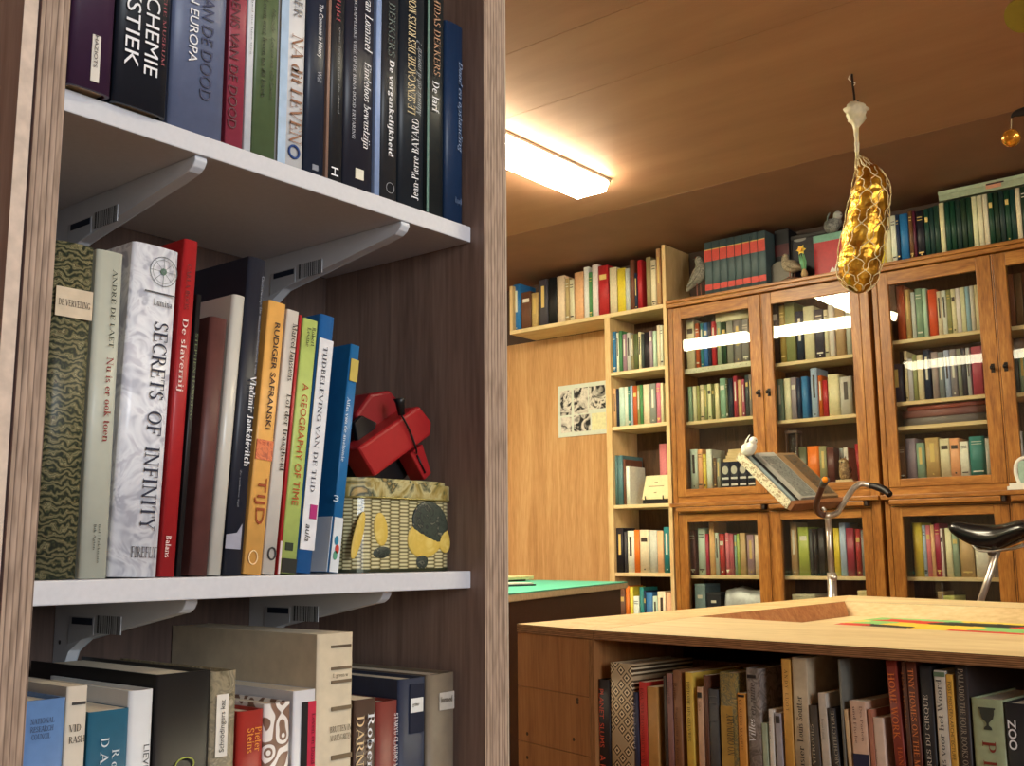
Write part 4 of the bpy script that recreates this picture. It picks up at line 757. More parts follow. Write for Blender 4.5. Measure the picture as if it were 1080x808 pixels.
def row(z, items, place, group, Y=5.066, depth=(.12, .165), bands=.55, hard=.6, seed=0, kind='book'):
    """items: (x0, x1, ytop, colour[, word[, lean]]) in photograph pixels"""
    R = random.Random(seed); P = Plane((0, Y), 0); zc = z - H
    lb = labels([i[3] for i in items], place, [i[4] if len(i) > 4 else '' for i in items])
    made = []; last = -1e9 if Y != 5.02 or z > TOPC - .01 else -3.3950; hi = -3.0412 if (Y == 5.02 and z < TOPC - .01) else 1e9
    for it, l in zip(items, lb):
        x0, x1, yt, c = it[:4]; ln = it[5] if len(it) > 5 else 0
        u0, u1 = P.ux(x0, zc), P.ux(x1, zc); u0 = max(u0, last + .0004); u1 = min(max(u1, u0 + .006), hi)
        xm = (x0 + x1) / 2
        _, zt = P.hit(xm, yt); h = zt - zc; w_ = u1 - u0 - .0006; last = u1 + .0002
        col = tuple(min(255, max(0, v + R.randint(-7, 7))) for v in PAL[c])
        o, pu = book(P.at((u0 + u1) / 2 if not ln else (u1 if ln > 0 else u0), zc + .0003), 0, w_, h, R.uniform(*depth), mat(col, .45, mottle=.08, scale=70), l, group, ln, R.random() < hard, 3, None, CREAMPAGES)
        if R.random() < bands and w_ > .009:
            lum = sum(col); bc = (60, 50, 44) if lum > 480 else ((216, 186, 110) if R.random() < .5 else (222, 218, 200))
            kind_ = R.random()
            if kind_ < .35: zz = [(.72, .82)]
            elif kind_ < .7: zz = [(.40, .86)]
            else: zz = [(.86, .875), (.80, .815), (.1, .13)]
            hw = w_ * (.34 if len(zz) > 1 or kind_ < .35 else .16)
            bm = NB()
            for a, b_ in zz: box(bm, pu - w_ / 2 - hw, pu - w_ / 2 + hw, -.0012, .0003, a * h, b_ * h)
            obj('spine_label', bm, mat(bc, .5, mottle=0), o, world=False)
            if R.random() < .4:
                bm = NB(); slab(bm, [(pu - w_ / 2 + .004 * math.cos(k * PI / 4), -.0008, .018 + .004 * math.sin(k * PI / 4)) for k in range(8)], (0, 1, 0), .001); obj('publisher_mark', bm, mat(bc, .5, mottle=0), o, world=False)
        made.append(o)
    return made
OS = 'narrow open bookshelf'
row(1.358 + H, [(541, 548.6, 300, 'blue'), (550, 560, 308, 'brown'), (560.4, 567.4, 309, 'tan'), (568, 577.7, 295, 'charcoal'), (579, 587, 293, 'black', 'gold-banded'), (587.6, 595.8, 291, 'cream', 'wide'), (596.3, 600.6, 293.5, 'tan', 'slim'), (601, 605.6, 294.5, 'cream', 'slim'), (606, 615.4, 287, 'peach', 'pictorial'), (616, 621.3, 281.5, 'white'), (621.5, 625, 287, 'green'), (625.3, 631.2, 279, 'white', 'tall'), (631.5, 641.8, 280, 'red', 'thick'), (643.5, 651, 282, 'cream'), (651.8, 660, 283, 'yellow'), (660.2, 664.6, 283, 'pale grey'), (665, 669.4, 274, 'brown', 'tall'), (669.6, 672.6, 288, 'navy'), (672.8, 677.6, 274, 'red', 'slim'), (682, 687, 271, 'khaki'), (687.3, 692.6, 274, 'cream', 'tall'), (693.2, 697.6, 262, 'tan', 'very tall')], 'long wall shelf under the ceiling', 'books on the wall shelf', 5.03, seed=1)
row(ZB[0], [(643.5, 650, 350, 'blue'), (650.5, 653, 351, 'white', 'thin'), (653, 656.6, 349, 'green'), (657, 661, 352.5, 'mauve'), (661.3, 665.4, 351, 'pale grey'), (666, 668.6, 352.5, 'khaki'), (669, 673.2, 352, 'olive'), (673.8, 676.4, 350, 'cream', 'thin'), (676.8, 679.6, 352, 'charcoal'), (680.2, 684.8, 350.5, 'black'), (685.3, 688.5, 349, 'mauve', 'thin'), (689, 692.4, 349, 'mint'), (693.4, 696.8, 343, 'cream', 'tall'), (697, 699.6, 343, 'white', 'tall')], 'top row, ' + OS, 'books in the open bookshelf, top row', 5.02, seed=2)
row(ZB[1], [(645, 650, 410, 'peach'), (650.5, 653, 410, 'dark blue'), (653.2, 659, 408.5, 'mint'), (659.2, 662.6, 408, 'white'), (663, 665, 407.5, 'teal'), (665.2, 667.8, 407, 'pale blue'), (668, 672.5, 407, 'rust'), (672.7, 675.4, 406.5, 'khaki'), (675.6, 678.3, 406, 'green'), (678.6, 685.4, 405.5, 'cream', 'wide'), (686, 692.2, 404.5, 'grey'), (692.7, 697, 404, 'pink'), (697.3, 700, 404, 'cream', 'thin')], 'second row, ' + OS, 'books in the open bookshelf, second row', 5.02, seed=3)
row(ZB[2], [(647, 651.8, 480.5, 'grey-teal', 'tall'), (652, 657.3, 480.5, 'grey-teal', 'broad tall')], 'third row, ' + OS, 'books in the open bookshelf, third row', 5.02, (.2, .21), 0, 1, seed=4)
row(ZB[2], [(658, 660.3, 484.5, 'brown', 'large'), (660.6, 664.4, 492, 'white', 'thin')], 'third row, ' + OS, 'books in the open bookshelf, third row', 5.02, (.16, .2), 0, 1, seed=5)
row(ZB[3], [(650, 658, 557, 'black'), (658.8, 661.4, 561, 'charcoal'), (662.2, 669.4, 560, 'white'), (669.6, 675.2, 559, 'orange'), (675.5, 685, 559, 'cream'), (685.3, 693.6, 559.5, 'pale grey'), (694, 700.5, 560, 'peach'), (701, 707, 556, 'teal')], 'fourth row, ' + OS, 'books in the open bookshelf, fourth row', 5.02, seed=6)
row(ZB[4], [(653, 660, 621, 'brown'), (660.5, 664.6, 618, 'orange'), (665, 668.6, 619, 'yellow'), (669, 674.8, 629, 'white', 'short'), (675.4, 679.6, 619.5, 'teal'), (680, 681.8, 623, 'navy'), (682, 689, 625, 'blue'), (689.4, 694.2, 629, 'mint'), (694.6, 703, 624, 'cream'), (703.4, 709, 625, 'peach')], 'lowest row, ' + OS, 'books in the open bookshelf, lowest row', 5.02, seed=7)
G = 'books behind the cabinet glass'
ra = row(ZD1[0] + H, [(724.5, 733, 337.5, 'cream', 'wide'), (734.2, 738.2, 341, 'rust'), (739.2, 742.7, 341, 'teal'), (743, 747.2, 340.5, 'blue'), (747.6, 750.6, 340, 'navy'), (751, 755.8, 339, 'red'), (757, 761.4, 339.5, 'sage'), (762.2, 766.6, 339.5, 'dark green'), (767.4, 774, 338.5, 'grey'), (774.5, 783, 337.5, 'grey'), (783.4, 790.6, 337, 'grey')], 'top row, first glass door', G, seed=8)
row(ZD1[1] + H, [(726, 730.4, 408, 'sage'), (731.2, 735, 407.5, 'cream'), (735.3, 738.5, 407, 'khaki'), (739, 743, 406, 'cream'), (743.4, 746.6, 406, 'khaki'), (747, 751, 405, 'cream'), (751.3, 754.1, 405, 'olive'), (754.4, 758.7, 404.5, 'cream'), (760, 766, 399, 'sage', 'tall'), (766.2, 768.2, 400, 'olive'), (768.6, 773.6, 399, 'dark blue'), (774.3, 778.6, 396.5, 'crimson'), (779, 783, 400.5, 'peach'), (783.3, 786.2, 400, 'rose'), (787, 790.8, 395.5, 'charcoal'), (791, 793.8, 395, 'mauve')], 'middle row, first glass door', G, seed=9)
row(.3355 + H, [(728.5, 736.3, 474, 'mint'), (736.6, 741.6, 474, 'peach'), (742, 745.4, 479, 'yellow'), (745.7, 751.5, 474, 'white'), (753, 756, 483, 'brown'), (756.3, 760.4, 483, 'grey')], 'bottom row, first glass door', G, seed=10)
row(ZD2[0] + H, [(816, 823, 320, 'black'), (823.5, 829.8, 322, 'gold'), (830, 840, 319, 'khaki'), (841, 848.5, 328, 'navy'), (849.2, 860, 323, 'cream'), (860.7, 870, 326, 'charcoal'), (870.6, 875, 326.5, 'cream', 'slim'), (875.3, 881.4, 321, 'white'), (882.5, 892.6, 324, 'tan'), (893.4, 899.5, 323, 'pale grey')], 'top row, second glass door', G, seed=11)
row(ZD2[1] + H, [(820.5, 826.6, 400, 'sage'), (828, 835, 399, 'cream'), (835.5, 841, 398, 'mauve'), (841.5, 845.6, 399, 'navy'), (846.4, 853, 397, 'blue'), (856.5, 863.6, 388, 'pale blue'), (864.2, 868.6, 396, 'rust', 'white-dotted'), (869, 874, 401, 'red'), (874.5, 886.6, 394.5, 'cream', 'wide'), (887, 900, 397, 'pale grey')], 'middle row, second glass door', G, seed=12)
row(.3355 + H, [(844, 852, 471.5, 'olive'), (852.6, 865, 470.5, 'orange'), (865.3, 873, 470.5, 'khaki'), (873.4, 881, 472, 'maroon')], 'bottom row, second glass door', G, seed=13)
row(.3355 + H, [(886, 890.5, 473, 'pale grey'), (891, 896, 472, 'white')], 'bottom row behind the owl figure', G, 5.13, (.1, .11), .2, seed=14)
row(.3355 + H, [(905.2, 909.4, 468, 'red', 'leaning', -.05)], 'at the end beside the owl figure', G, bands=0, seed=15)
row(-.113 + H, [(728, 734, 559, 'maroon'), (737, 744.7, 557, 'mint'), (745, 748.2, 563, 'crimson'), (749, 754.5, 551, 'peach'), (755, 759, 562, 'pale grey'), (759.6, 765, 563, 'red'), (766, 770, 562, 'pink'), (770.3, 774.6, 563, 'rose'), (775.5, 778, 564, 'sage'), (778.2, 781, 563, 'lime'), (781.3, 787.6, 562, 'tan'), (789, 796.4, 564, 'mauve'), (797, 803, 564, 'cream')], 'row behind the first low glass door', G, seed=16)
row(-.113 + H, [(835, 842, 551, 'tan'), (843.5, 854.4, 556, 'lime'), (855, 858.3, 558, 'charcoal'), (858.6, 863, 558, 'black', 'striped'), (864.5, 871, 557, 'black', 'white-labelled'), (881, 887, 557, 'yellow'), (887.5, 894, 551.5, 'pale blue'), (894.5, 902.6, 557, 'crimson'), (904, 909.6, 558, 'red'), (910, 914, 559, 'grey')], 'row behind the second low glass door', G, seed=17)
row(ZC2[0] + H, [(947.5, 956, 301, 'rust'), (956.5, 962, 305, 'tan'), (963, 967.2, 308, 'pale grey'), (967.5, 975, 304, 'sage', 'wide'), (975.3, 979.6, 304, 'mint'), (981, 989.6, 305, 'orange-red')] + [(990.3 + 5.0 * k, 995 + 5.0 * k, 307 - .85 * k, ['cream', 'white', 'khaki', 'cream', 'white', 'cream', 'pale blue', 'white', 'cream'][k]) for k in range(9)], 'top row, third glass door', G, seed=18, bands=.3)
row(ZC2[1] + H, [(941, 953.4, 384, 'charcoal', 'wide'), (956, 959, 370, 'cream', 'thin'), (959.3, 964.4, 378, 'pale grey'), (964.7, 969, 374, 'khaki'), (969.3, 975.5, 374, 'cream'), (976, 983, 369, 'navy'), (984.4, 991, 371, 'mauve'), (991.5, 997.4, 371, 'grey'), (998, 1003.5, 369, 'pale blue'), (1004, 1011, 368, 'grey', 'rosy'), (1011.8, 1016, 367.5, 'grey', 'slim'), (1016.4, 1021, 367, 'charcoal', 'slim'), (1021.5, 1025.6, 366.5, 'pale grey', 'slim'), (1027.2, 1038.6, 365, 'rose')], 'middle row, third glass door', G, seed=19)
row(.3355 + H, [(949.5, 956, 470, 'brown'), (956.4, 967.4, 462.5, 'mauve'), (968, 976.8, 467, 'sage'), (978, 992, 461.5, 'tan'), (993, 1003.4, 462.5, 'cream'), (1003.7, 1013.8, 462, 'peach'), (1014.2, 1023.2, 465.5, 'white'), (1024.3, 1040.6, 460, 'teal'), (1041.2, 1046, 462, 'pale grey')], 'bottom row, third glass door', G, seed=20)
row(-.113 + H, [(965, 975, 551.5, 'yellow', 'tall'), (975.4, 979, 554, 'pale blue'), (979.3, 983.8, 554, 'pink'), (984.1, 988, 553.5, 'peach'), (988.3, 994, 552, 'crimson'), (994.3, 997, 557.5, 'white'), (997.2, 999, 558, 'brown'), (999.4, 1006, 557, 'cream'), (1006.4, 1012.8, 560, 'sage'), (1014, 1028.4, 561, 'tan', 'wide'), (1030, 1048, 560, 'white', 'wide'), (1048.6, 1054.4, 562, 'mauve')], 'row behind the low glass door under the saddle', G, seed=21)
row(.994 + H, [(1064, 1072, 289, 'brown'), (1072.4, 1081, 288, 'brown'), (1081.4, 1090, 286, 'brown'), (1090.4, 1099, 285, 'brown'), (1100, 1108, 284, 'tan')], 'top row, fourth glass door', G, seed=22, bands=0)
row(.694 + H, [(1069, 1076, 372, 'charcoal'), (1076.5, 1084, 371, 'sage'), (1084.5, 1093, 370, 'grey'), (1094, 1104, 370, 'maroon')], 'middle row, fourth glass door', G, seed=23)
row(.3355 + H, [(1073, 1081, 455, 'pale grey'), (1081.5, 1090, 455, 'olive'), (1091, 1101, 456, 'cream')], 'bottom row, fourth glass door', G, seed=24)
TOPC = 1.3655 + H
TG = 'books on top of the glass cabinets'
row(TOPC, [(929, 935, 247, 'yellow'), (935.3, 941, 229, 'cream'), (941.5, 946.8, 227, 'white'), (947, 950.4, 226, 'navy'), (951, 959.6, 225, 'blue'), (960.4, 964.6, 222, 'brown'), (965, 967.8, 222, 'maroon'), (968.4, 976.5, 222, 'black')] + [(977.3 + 5.2 * k, 982 + 5.2 * k, 219.5 - 1.6 * k, 'dark green') for k in range(3)], 'on cabinet near green set', TG, 5.02, seed=25)
gs = []
for k, c in enumerate(['cream'] + ['dark green'] * 5 + ['cream'] * 3 + ['dark green'] * 5 + ['cream'] + ['dark green'] * 4): gs.append((993.2 + 5.78 * k, 998.4 + 5.78 * k, 213.3 - 1.06 * k * 1.07, c))
row(TOPC, gs, 'set under the green box', TG, 5.02, seed=26, bands=.25, hard=1)

def flatbook(x0, x1, ybot, ytop, Y, z, c, label, group, depth=.14, cat='book'):
    """a book lying flat, its spine to the front"""
    P = Plane((0, Y), 0); zc = z - H; a, b_ = P.ux(x0, zc), P.ux(x1, zc); h = P.hit((x0 + x1) / 2, ytop)[1] - zc if ytop is not None else ybot
    o, pu = book(P.at(a, zc + .0004), 0, h, b_ - a, depth, mat(c, .5, mottle=.08), label, group, 0, True, 4)
    o.rotation_euler = (0, PI / 2, 0); o.location = P.at(a, zc + .0004 + h / 2); return o
flatbook(754.8, 790.2, 0, 328.6, 5.066, ra[-1].location.z + max(v.co.z for v in ra[-3].data.vertices) + .0012, PAL['cream'], 'cream book lying flat on the three grey books', G)
z_ = ZC2[2] + H
for c, l, t_, xa in (((112, 104, 100), 'lowest grey flat book of the pile behind the third glass door', .036, 953), ((126, 80, 76), 'dull red flat book in the middle of the pile, third glass door', .034, 952), ((140, 66, 50), 'thin rust flat book on top of the pile, third glass door', .02, 957)):
    flatbook(xa, 1040, t_, None, 5.066, z_, c, l, 'pile of flat books'); z_ += t_ + .001
# dark blue set of four and the wooden pieces on it
P66 = Plane((0, 5.066), 0)
for k in range(4):
    a, b_ = P66.ux(761.2 + 9.2 * k, .3355), P66.ux(770 + 9.2 * k, .3355); h = P66.hit(770, 487)[1] - .3355
    o, pu = book(P66.at((a + b_) / 2, .3358), 0, b_ - a, h, .15, mat((28, 34, 54), .4, mottle=.05), '%s dark blue volume with silver medallion, first glass door' % ORD[k + 1], 'dark blue volumes with medallions', 0, True, 3)
    w_ = b_ - a
    disc(o, 0, h * .68, w_ * .36, mat((190, 186, 170), .5), name='medallion', ell=1.25)
    for q in (.33, .08): patch(o, -w_ * .38, w_ * .38, h * q, h * (q + .08), mat((206, 206, 200), .5), v=-.0006, name='spine_label')
zt_ = P66.hit(770, 487)[1] + H + .0012
bm = NB(); a, b_ = P66.ux(761.5, zt_ - H), P66.ux(784, zt_ - H)
for k, (i0, i1) in enumerate(((0, 1), (.10, .98), (.16, .9), (.2, .8))): box(bm, a + (b_ - a) * i0, a + (b_ - a) * i1, 5.08 + .004 * k, 5.17, zt_ + .0165 * k, zt_ + .0165 * k + .016)
bev(bm, .0015, 1); tag(obj('wooden_block_pile', bm, BIRCHX), 'stepped pale wooden block on the dark blue volumes', 'block', None)

# --- small things inside and on the cabinets
def lathe(bm, c, prof, seg=20):
    rings = []
    for r_, z in prof: rings.append([bm.verts.new((c[0] + r_ * math.cos(2 * PI * k / seg), c[1] + r_ * math.sin(2 * PI * k / seg), c[2] + z)) for k in range(seg)])
    for i in range(len(rings) - 1):
        for k in range(seg):
            f = bm.faces.new((rings[i][k], rings[i][(k + 1) % seg], rings[i + 1][(k + 1) % seg], rings[i + 1][k])); f.smooth = True
    bm.faces.new(rings[0][::-1]); bm.faces.new(rings[-1])
hx, hz = P66.ux(836.5, .3355), .336 + H
hg = thing('hourglass', 'tall hourglass with wooden ends, behind the second glass door', 'hourglass', (hx, 5.10, hz))
hh = P66.hit(836, 454)[1] + H - hz
for z0 in (0, hh - .014):
    bm = NB(); box(bm, hx - .034, hx + .034, 5.066, 5.134, hz + z0, hz + z0 + .014); bev(bm, .003); obj('wooden_end', bm, mat((92, 64, 50), .5), hg)
for sx_, sy_ in ((-1, -1), (1, -1), (1, 1), (-1, 1)):
    bm = NB(); tube(bm, [(hx + sx_ * .028, 5.10 + sy_ * .028, hz + .014), (hx + sx_ * .028, 5.10 + sy_ * .028, hz + hh - .014)], .0035, 6); obj('post', bm, mat((92, 64, 50), .5), hg)
bm = NB(); q = (hh - .028) / 2
lathe(bm, (hx, 5.10, hz + .0145), [(.008, 0), (.024, .008), (.026, q * .45), (.018, q * .8), (.004, q), (.018, q * 1.2), (.026, q * 1.55), (.024, 2 * q - .008), (.008, 2 * q - .001)]); obj('glass_bulbs', bm, GLASS, hg)
bm = NB(); lathe(bm, (hx, 5.10, hz + .017), [(.020, 0), (.022, q * .25), (.012, q * .5), (.001, q * .6)]); obj('sand', bm, mat((214, 196, 150), .9), hg)
# owl figure
ox, oz = P66.ux(890.5, .3355), .336 + H
ow = thing('owl_figure', 'small brown and cream owl figure standing on a cream base behind glass', 'figurine', (ox, 5.09, oz))
bm = NB(); prism(bm, rrect(ox, 5.095, .046, .03, .012), oz, oz + .014); obj('base', bm, mat((206, 184, 140), .6), ow)
bm = NB(); loft(bm, [(ox, 5.09, oz + .0145), (ox, 5.09, oz + .03), (ox - .002, 5.09, oz + .06), (ox - .004, 5.089, oz + .085), (ox - .006, 5.087, oz + .104), (ox - .008, 5.086, oz + .118)], [.022, .030, .030, .026, .020, .010], 16, True, (0, 1, 0)); obj('body', bm, mat_blotch('owl_feathers', [(96, 70, 46), (150, 116, 78), (200, 176, 132)], 70), ow)
bm = NB(); loft(bm, [(ox + .012, 5.086, oz + .03), (ox + .018, 5.088, oz + .06), (ox + .014, 5.088, oz + .088)], [.010, .016, .007], 10, True, (0, 1, 0)); obj('wing', bm, mat((84, 58, 38), .6), ow)
for s_ in (-1, 1):
    bm = NB(); ball(bm, (ox - .008 + s_ * .009, 5.068, oz + .103), .0065, 1, .5, 1, 10); obj('eye', bm, mat((226, 206, 160), .3), ow)
bm = NB(); loft(bm, [(ox - .008, 5.067, oz + .099), (ox - .008, 5.061, oz + .093)], [.004, .001], 6); obj('beak', bm, mat((70, 56, 40), .4), ow)
for s_ in (-1, 1):
    bm = NB(); loft(bm, [(ox - .008 + s_ * .010, 5.086, oz + .113), (ox - .008 + s_ * .013, 5.086, oz + .128)], [.005, .001], 6); obj('ear_tuft', bm, mat((96, 70, 46), .6), ow)
# bottom compartments behind the low doors
zb = -.3095 + H
for K, D, i in ((K1, D1, 0), (K1, D1, 1), (K2, D2, 0), (K2, D2, 1)): cshelf(K, D, i, -.31 + H, 5.055)
bm = NB(); pts = []
xa, xb = P66.ux(763, -.35), P66.ux(803, -.35)
g = bmesh.ops.create_grid(bm, x_segments=22, y_segments=10, size=.5)
for v in bm.verts:
    x, y = v.co.x + .5, v.co.y + .5; rr = random.Random(int(x * 100) * 77 + int(y * 100))
    v.co = Vector((xa + (xb - xa) * x, 5.08 + .14 * y, zb + .118 - .008 * math.cos(x * 9) - .112 * (1 - (1 - abs(2 * y - 1) ** 6)) + rr.uniform(-.006, .006)))
ret = bmesh.ops.extrude_face_region(bm, geom=list(bm.faces)); bmesh.ops.translate(bm, vec=(0, 0, -.004), verts=[v for v in ret['geom'] if isinstance(v, bmesh.types.BMVert)])
zmin = min(v.co.z for v in bm.verts); bmesh.ops.translate(bm, vec=(0, 0, zb + .0005 - zmin), verts=list(bm.verts))
tag(obj('crumpled_bag', bm, mat((176, 178, 178), .35, .3, mottle=.1), smooth=True), 'crumpled silver grey bag in the bottom of the first low cabinet', 'bag')
def filebox(x0, x1, yt, c, label, Y=5.07, d=.16):
    a, b_ = P66.ux(x0, -.3), P66.ux(x1, -.3); h = P66.hit((x0 + x1) / 2, yt)[1] + H - zb
    t = thing('file_box', label, 'box', ((a + b_) / 2, Y + d / 2, zb + .0005), 'boxes in the bottom of the low cabinets')
    bm = NB()
    for q in ((a, a + .004, Y, Y + d), (b_ - .004, b_, Y, Y + d), (a + .004, b_ - .004, Y, Y + .004), (a + .004, b_ - .004, Y + d - .004, Y + d)): box(bm, *q, zb + .0005, zb + h - .012)
    box(bm, a, b_, Y, Y + d, zb + .0005, zb + .004); obj('box_body', bm, mat(c, .6), t)
    bm = NB(); box(bm, a - .001, b_ + .001, Y - .001, Y + d, zb + h - .0118, zb + h); bev(bm, .002, 1); obj('box_lid', bm, mat(tuple(min(255, v + 14) for v in c), .6), t)
    bm = NB(); box(bm, (a + b_) / 2 - .014, (a + b_) / 2 + .014, Y - .0016, Y - .0002, zb + h * .5, zb + h * .62); obj('card_holder', bm, mat((222, 216, 196), .6), t)
filebox(733, 744, 616, (128, 150, 150), 'pale teal file box in the bottom of the first low cabinet')
filebox(745.5, 760, 625, (40, 42, 46), 'black file box beside the crumpled silver bag')
filebox(836, 860, 627, (190, 182, 150), 'cream box low behind the handlebar post'); filebox(905.5, 915, 623, (224, 206, 150), 'small pale yellow box low behind the second low door')
filebox(990.5, 995.5, 624, (170, 140, 96), 'tiny brown box under the books below the saddle'); filebox(996.5, 1008, 628.5, (196, 196, 110), 'low lime-yellow box below the saddle')

# booklet on its black stand and the pink folder, in the open bookshelf
Pb = Plane((0, 5.03), 0)
zs = ZB[2]; a, b_ = Pb.ux(677, zs - H), Pb.ux(704.5, zs - H)
st = thing('display_stand', 'small black display stand holding a cream booklet', 'stand', ((a + b_) / 2, 5.05, zs + .0004))
bm = NB(); box(bm, a + .004, b_ - .004, 5.03, 5.11, zs + .0004, zs + .024); bev(bm, .003, 1); obj('base', bm, BLACK, st)
for q in (.16, .84):
    bm = NB(); tube(bm, [(a + (b_ - a) * q, 5.033, zs + .02), (a + (b_ - a) * q, 5.024, zs + .028), (a + (b_ - a) * q, 5.024, zs + .044)], .003, 6); obj('prong', bm, BLACK, st)
    bm = NB(); tube(bm, [(a + (b_ - a) * q, 5.07, zs + .02), (a + (b_ - a) * q, 5.10, zs + .10)], .003, 6); obj('back_prong', bm, BLACK, st)
za, zb2 = zs + .0265, Pb.hit(690, 501)[1] + H
th = .25; bk = thing('booklet', 'cream booklet with a few title lines, propped on the black stand', 'booklet', (a, 5.031, za))
bk.rotation_euler = (-th, 0, 0)
Hh = (zb2 - za) / math.cos(th); Wd = b_ - a
bm = NB(); slab(bm, [(0, 0, 0), (Wd, 0, 0), (Wd - .006, 0, Hh), (.010, 0, Hh)], (0, 1, 0), .004); bev(bm, .0008, 1); obj('cover', bm, mat((228, 216, 168), .6, mottle=.04), bk, world=False)
bm = NB(); slab(bm, [(.002, .0042, .002), (Wd - .002, .0042, .002), (Wd - .008, .0042, Hh - .003), (.012, .0042, Hh - .003)], (0, 1, 0), .006); obj('pages', bm, CREAMPAGES, bk, world=False)
bm = NB(); box(bm, Wd * .2, Wd * .8, -.0006, .0003, Hh * .52, Hh * .55); box(bm, Wd * .42, Wd * .55, -.0006, .0003, Hh * .68, Hh * .72); box(bm, Wd * .44, Wd * .54, -.0006, .0003, Hh * .25, Hh * .29); obj('title', bm, mat((150, 136, 100), .6, mottle=0), bk, world=False)
row(zs, [(696.5, 704.5, 468, 'pink', 'pale')], 'standing behind the cream booklet', 'books in the open bookshelf, third row', 5.14, (.1, .105), 0, 1, seed=31)

# poster on the bare panel
ps = [at(1, 5.26, *p) + Vector((0, 0, H)) for p in ((588.5, 407), (640, 402), (641, 457.5), (590, 461))]
px0, px1, pz0, pz1 = ps[0].x, ps[1].x, (ps[2].z + ps[3].z) / 2, (ps[0].z + ps[1].z) / 2
po = thing('poster', 'white bordered sheet with black and white pictures pinned to the plywood panel', 'poster', ((px0 + px1) / 2, 5.26, pz0))
bm = NB(); box(bm, px0, px1, 5.2585, 5.2635, pz0, pz1); obj('sheet', bm, mat((214, 220, 206), .5, mottle=.03), po)
BWM = mat_blotch('ink_picture', [(20, 20, 22), (30, 30, 32), (196, 190, 180), (226, 220, 208), (40, 38, 38)], 15, 1.2)
W_, Z_ = px1 - px0, pz1 - pz0
for u0, u1, v0, v1, mm in ((.05, .28, .42, .90, BWM), (.33, .62, .42, .92, BWM), (.64, .97, .48, .92, BWM), (.06, .28, .08, .38, BWM), (.32, .66, .08, .40, BWM), (.69, .97, .08, .40, mat((226, 222, 176), .5))):
    bm = NB(); box(bm, px0 + W_ * u0, px0 + W_ * u1, 5.2576, 5.2588, pz0 + Z_ * v0, pz0 + Z_ * v1); obj('printed_picture', bm, mm, po)

# ---- on top of the cabinets
def pw(x, y, Y): 
    p = at(1, Y, x, y); return Vector((p.x, Y, p.z + H))
P5 = Plane((0, 5.04), 0)
edges = [744, 752.3, 760.2, 768.2, 776.2, 784.3, 792.6, 800.8, 809]
NTH = ['first', 'second', 'third', 'fourth', 'fifth', 'sixth', 'seventh', 'last']
BL = mat((74, 92, 94), .5, mottle=.08)
for k in range(8):
    a, b_ = P5.ux(edges[k], TOPC - H), P5.ux(edges[k + 1], TOPC - H); w_ = b_ - a - .0008; h = P5.hit(744, 256)[1] - (TOPC - H)
    o, pu = book(P5.at((a + b_) / 2, TOPC - H + .0004), 0, w_, h, .19, BL, '%s volume, counted from the standing pigeon, of the grey set with red bands' % NTH[k], 'grey encyclopedia set with red bands', 0, True, 4, name='encyclopedia_volume')
    for q0, q1, nm in ((.64, .845, 'red_band'), (.11, .215, 'red_band')): patch(o, -w_ * .47, w_ * .47, h * q0, h * q1, mat((196, 62, 50), .5), v=-.0003, name=nm)
    patch(o, -w_ * .47, w_ * .47, h * .845, h * .862, mat((206, 176, 96), .5), v=-.0004, name='gold_line'); patch(o, -w_ * .3, w_ * .3, h * .03, h * .045, mat((206, 196, 150), .5), v=-.0004, name='gold_line')
# black binder with maroon band and a grey round tin behind the set
t = thing('box_file', 'black box file with a maroon band behind the grey set on the cabinet', 'box file', (-2.36, 5.18, TOPC + .0004))
a, b_ = P5.ux(809, TOPC - H) + .006, pw(834, 300, 5.14).x; zt_ = pw(820, 243, 5.14).z
bm = NB(); box(bm, a, b_, 5.14, 5.25, TOPC + .0004, zt_); bev(bm, .003, 1); obj('box_body', bm, mat((22, 22, 26), .5, mottle=0), t)
bm = NB(); box(bm, a + .001, b_ - .001, 5.1385, 5.1402, TOPC + .55 * (zt_ - TOPC), TOPC + .75 * (zt_ - TOPC)); obj('maroon_band', bm, mat((80, 26, 32), .5), t)
c = pw(823.5, 289, 5.10); bm = NB(); r_ = c.z - TOPC - .0006
g = bmesh.ops.create_cone(bm, cap_ends=True, segments=28, radius1=r_, radius2=r_, depth=.03); bmesh.ops.rotate(bm, cent=(0, 0, 0), matrix=Matrix.Rotation(PI / 2, 3, 'X'), verts=g['verts']); bmesh.ops.translate(bm, vec=(c.x, 5.11, c.z), verts=g['verts']); bev(bm, .002, 2)
tag(obj('round_tin', bm, mat((96, 92, 82), .5, .3)), 'grey round tin on edge between the grey set and the sitting pigeon', 'tin')

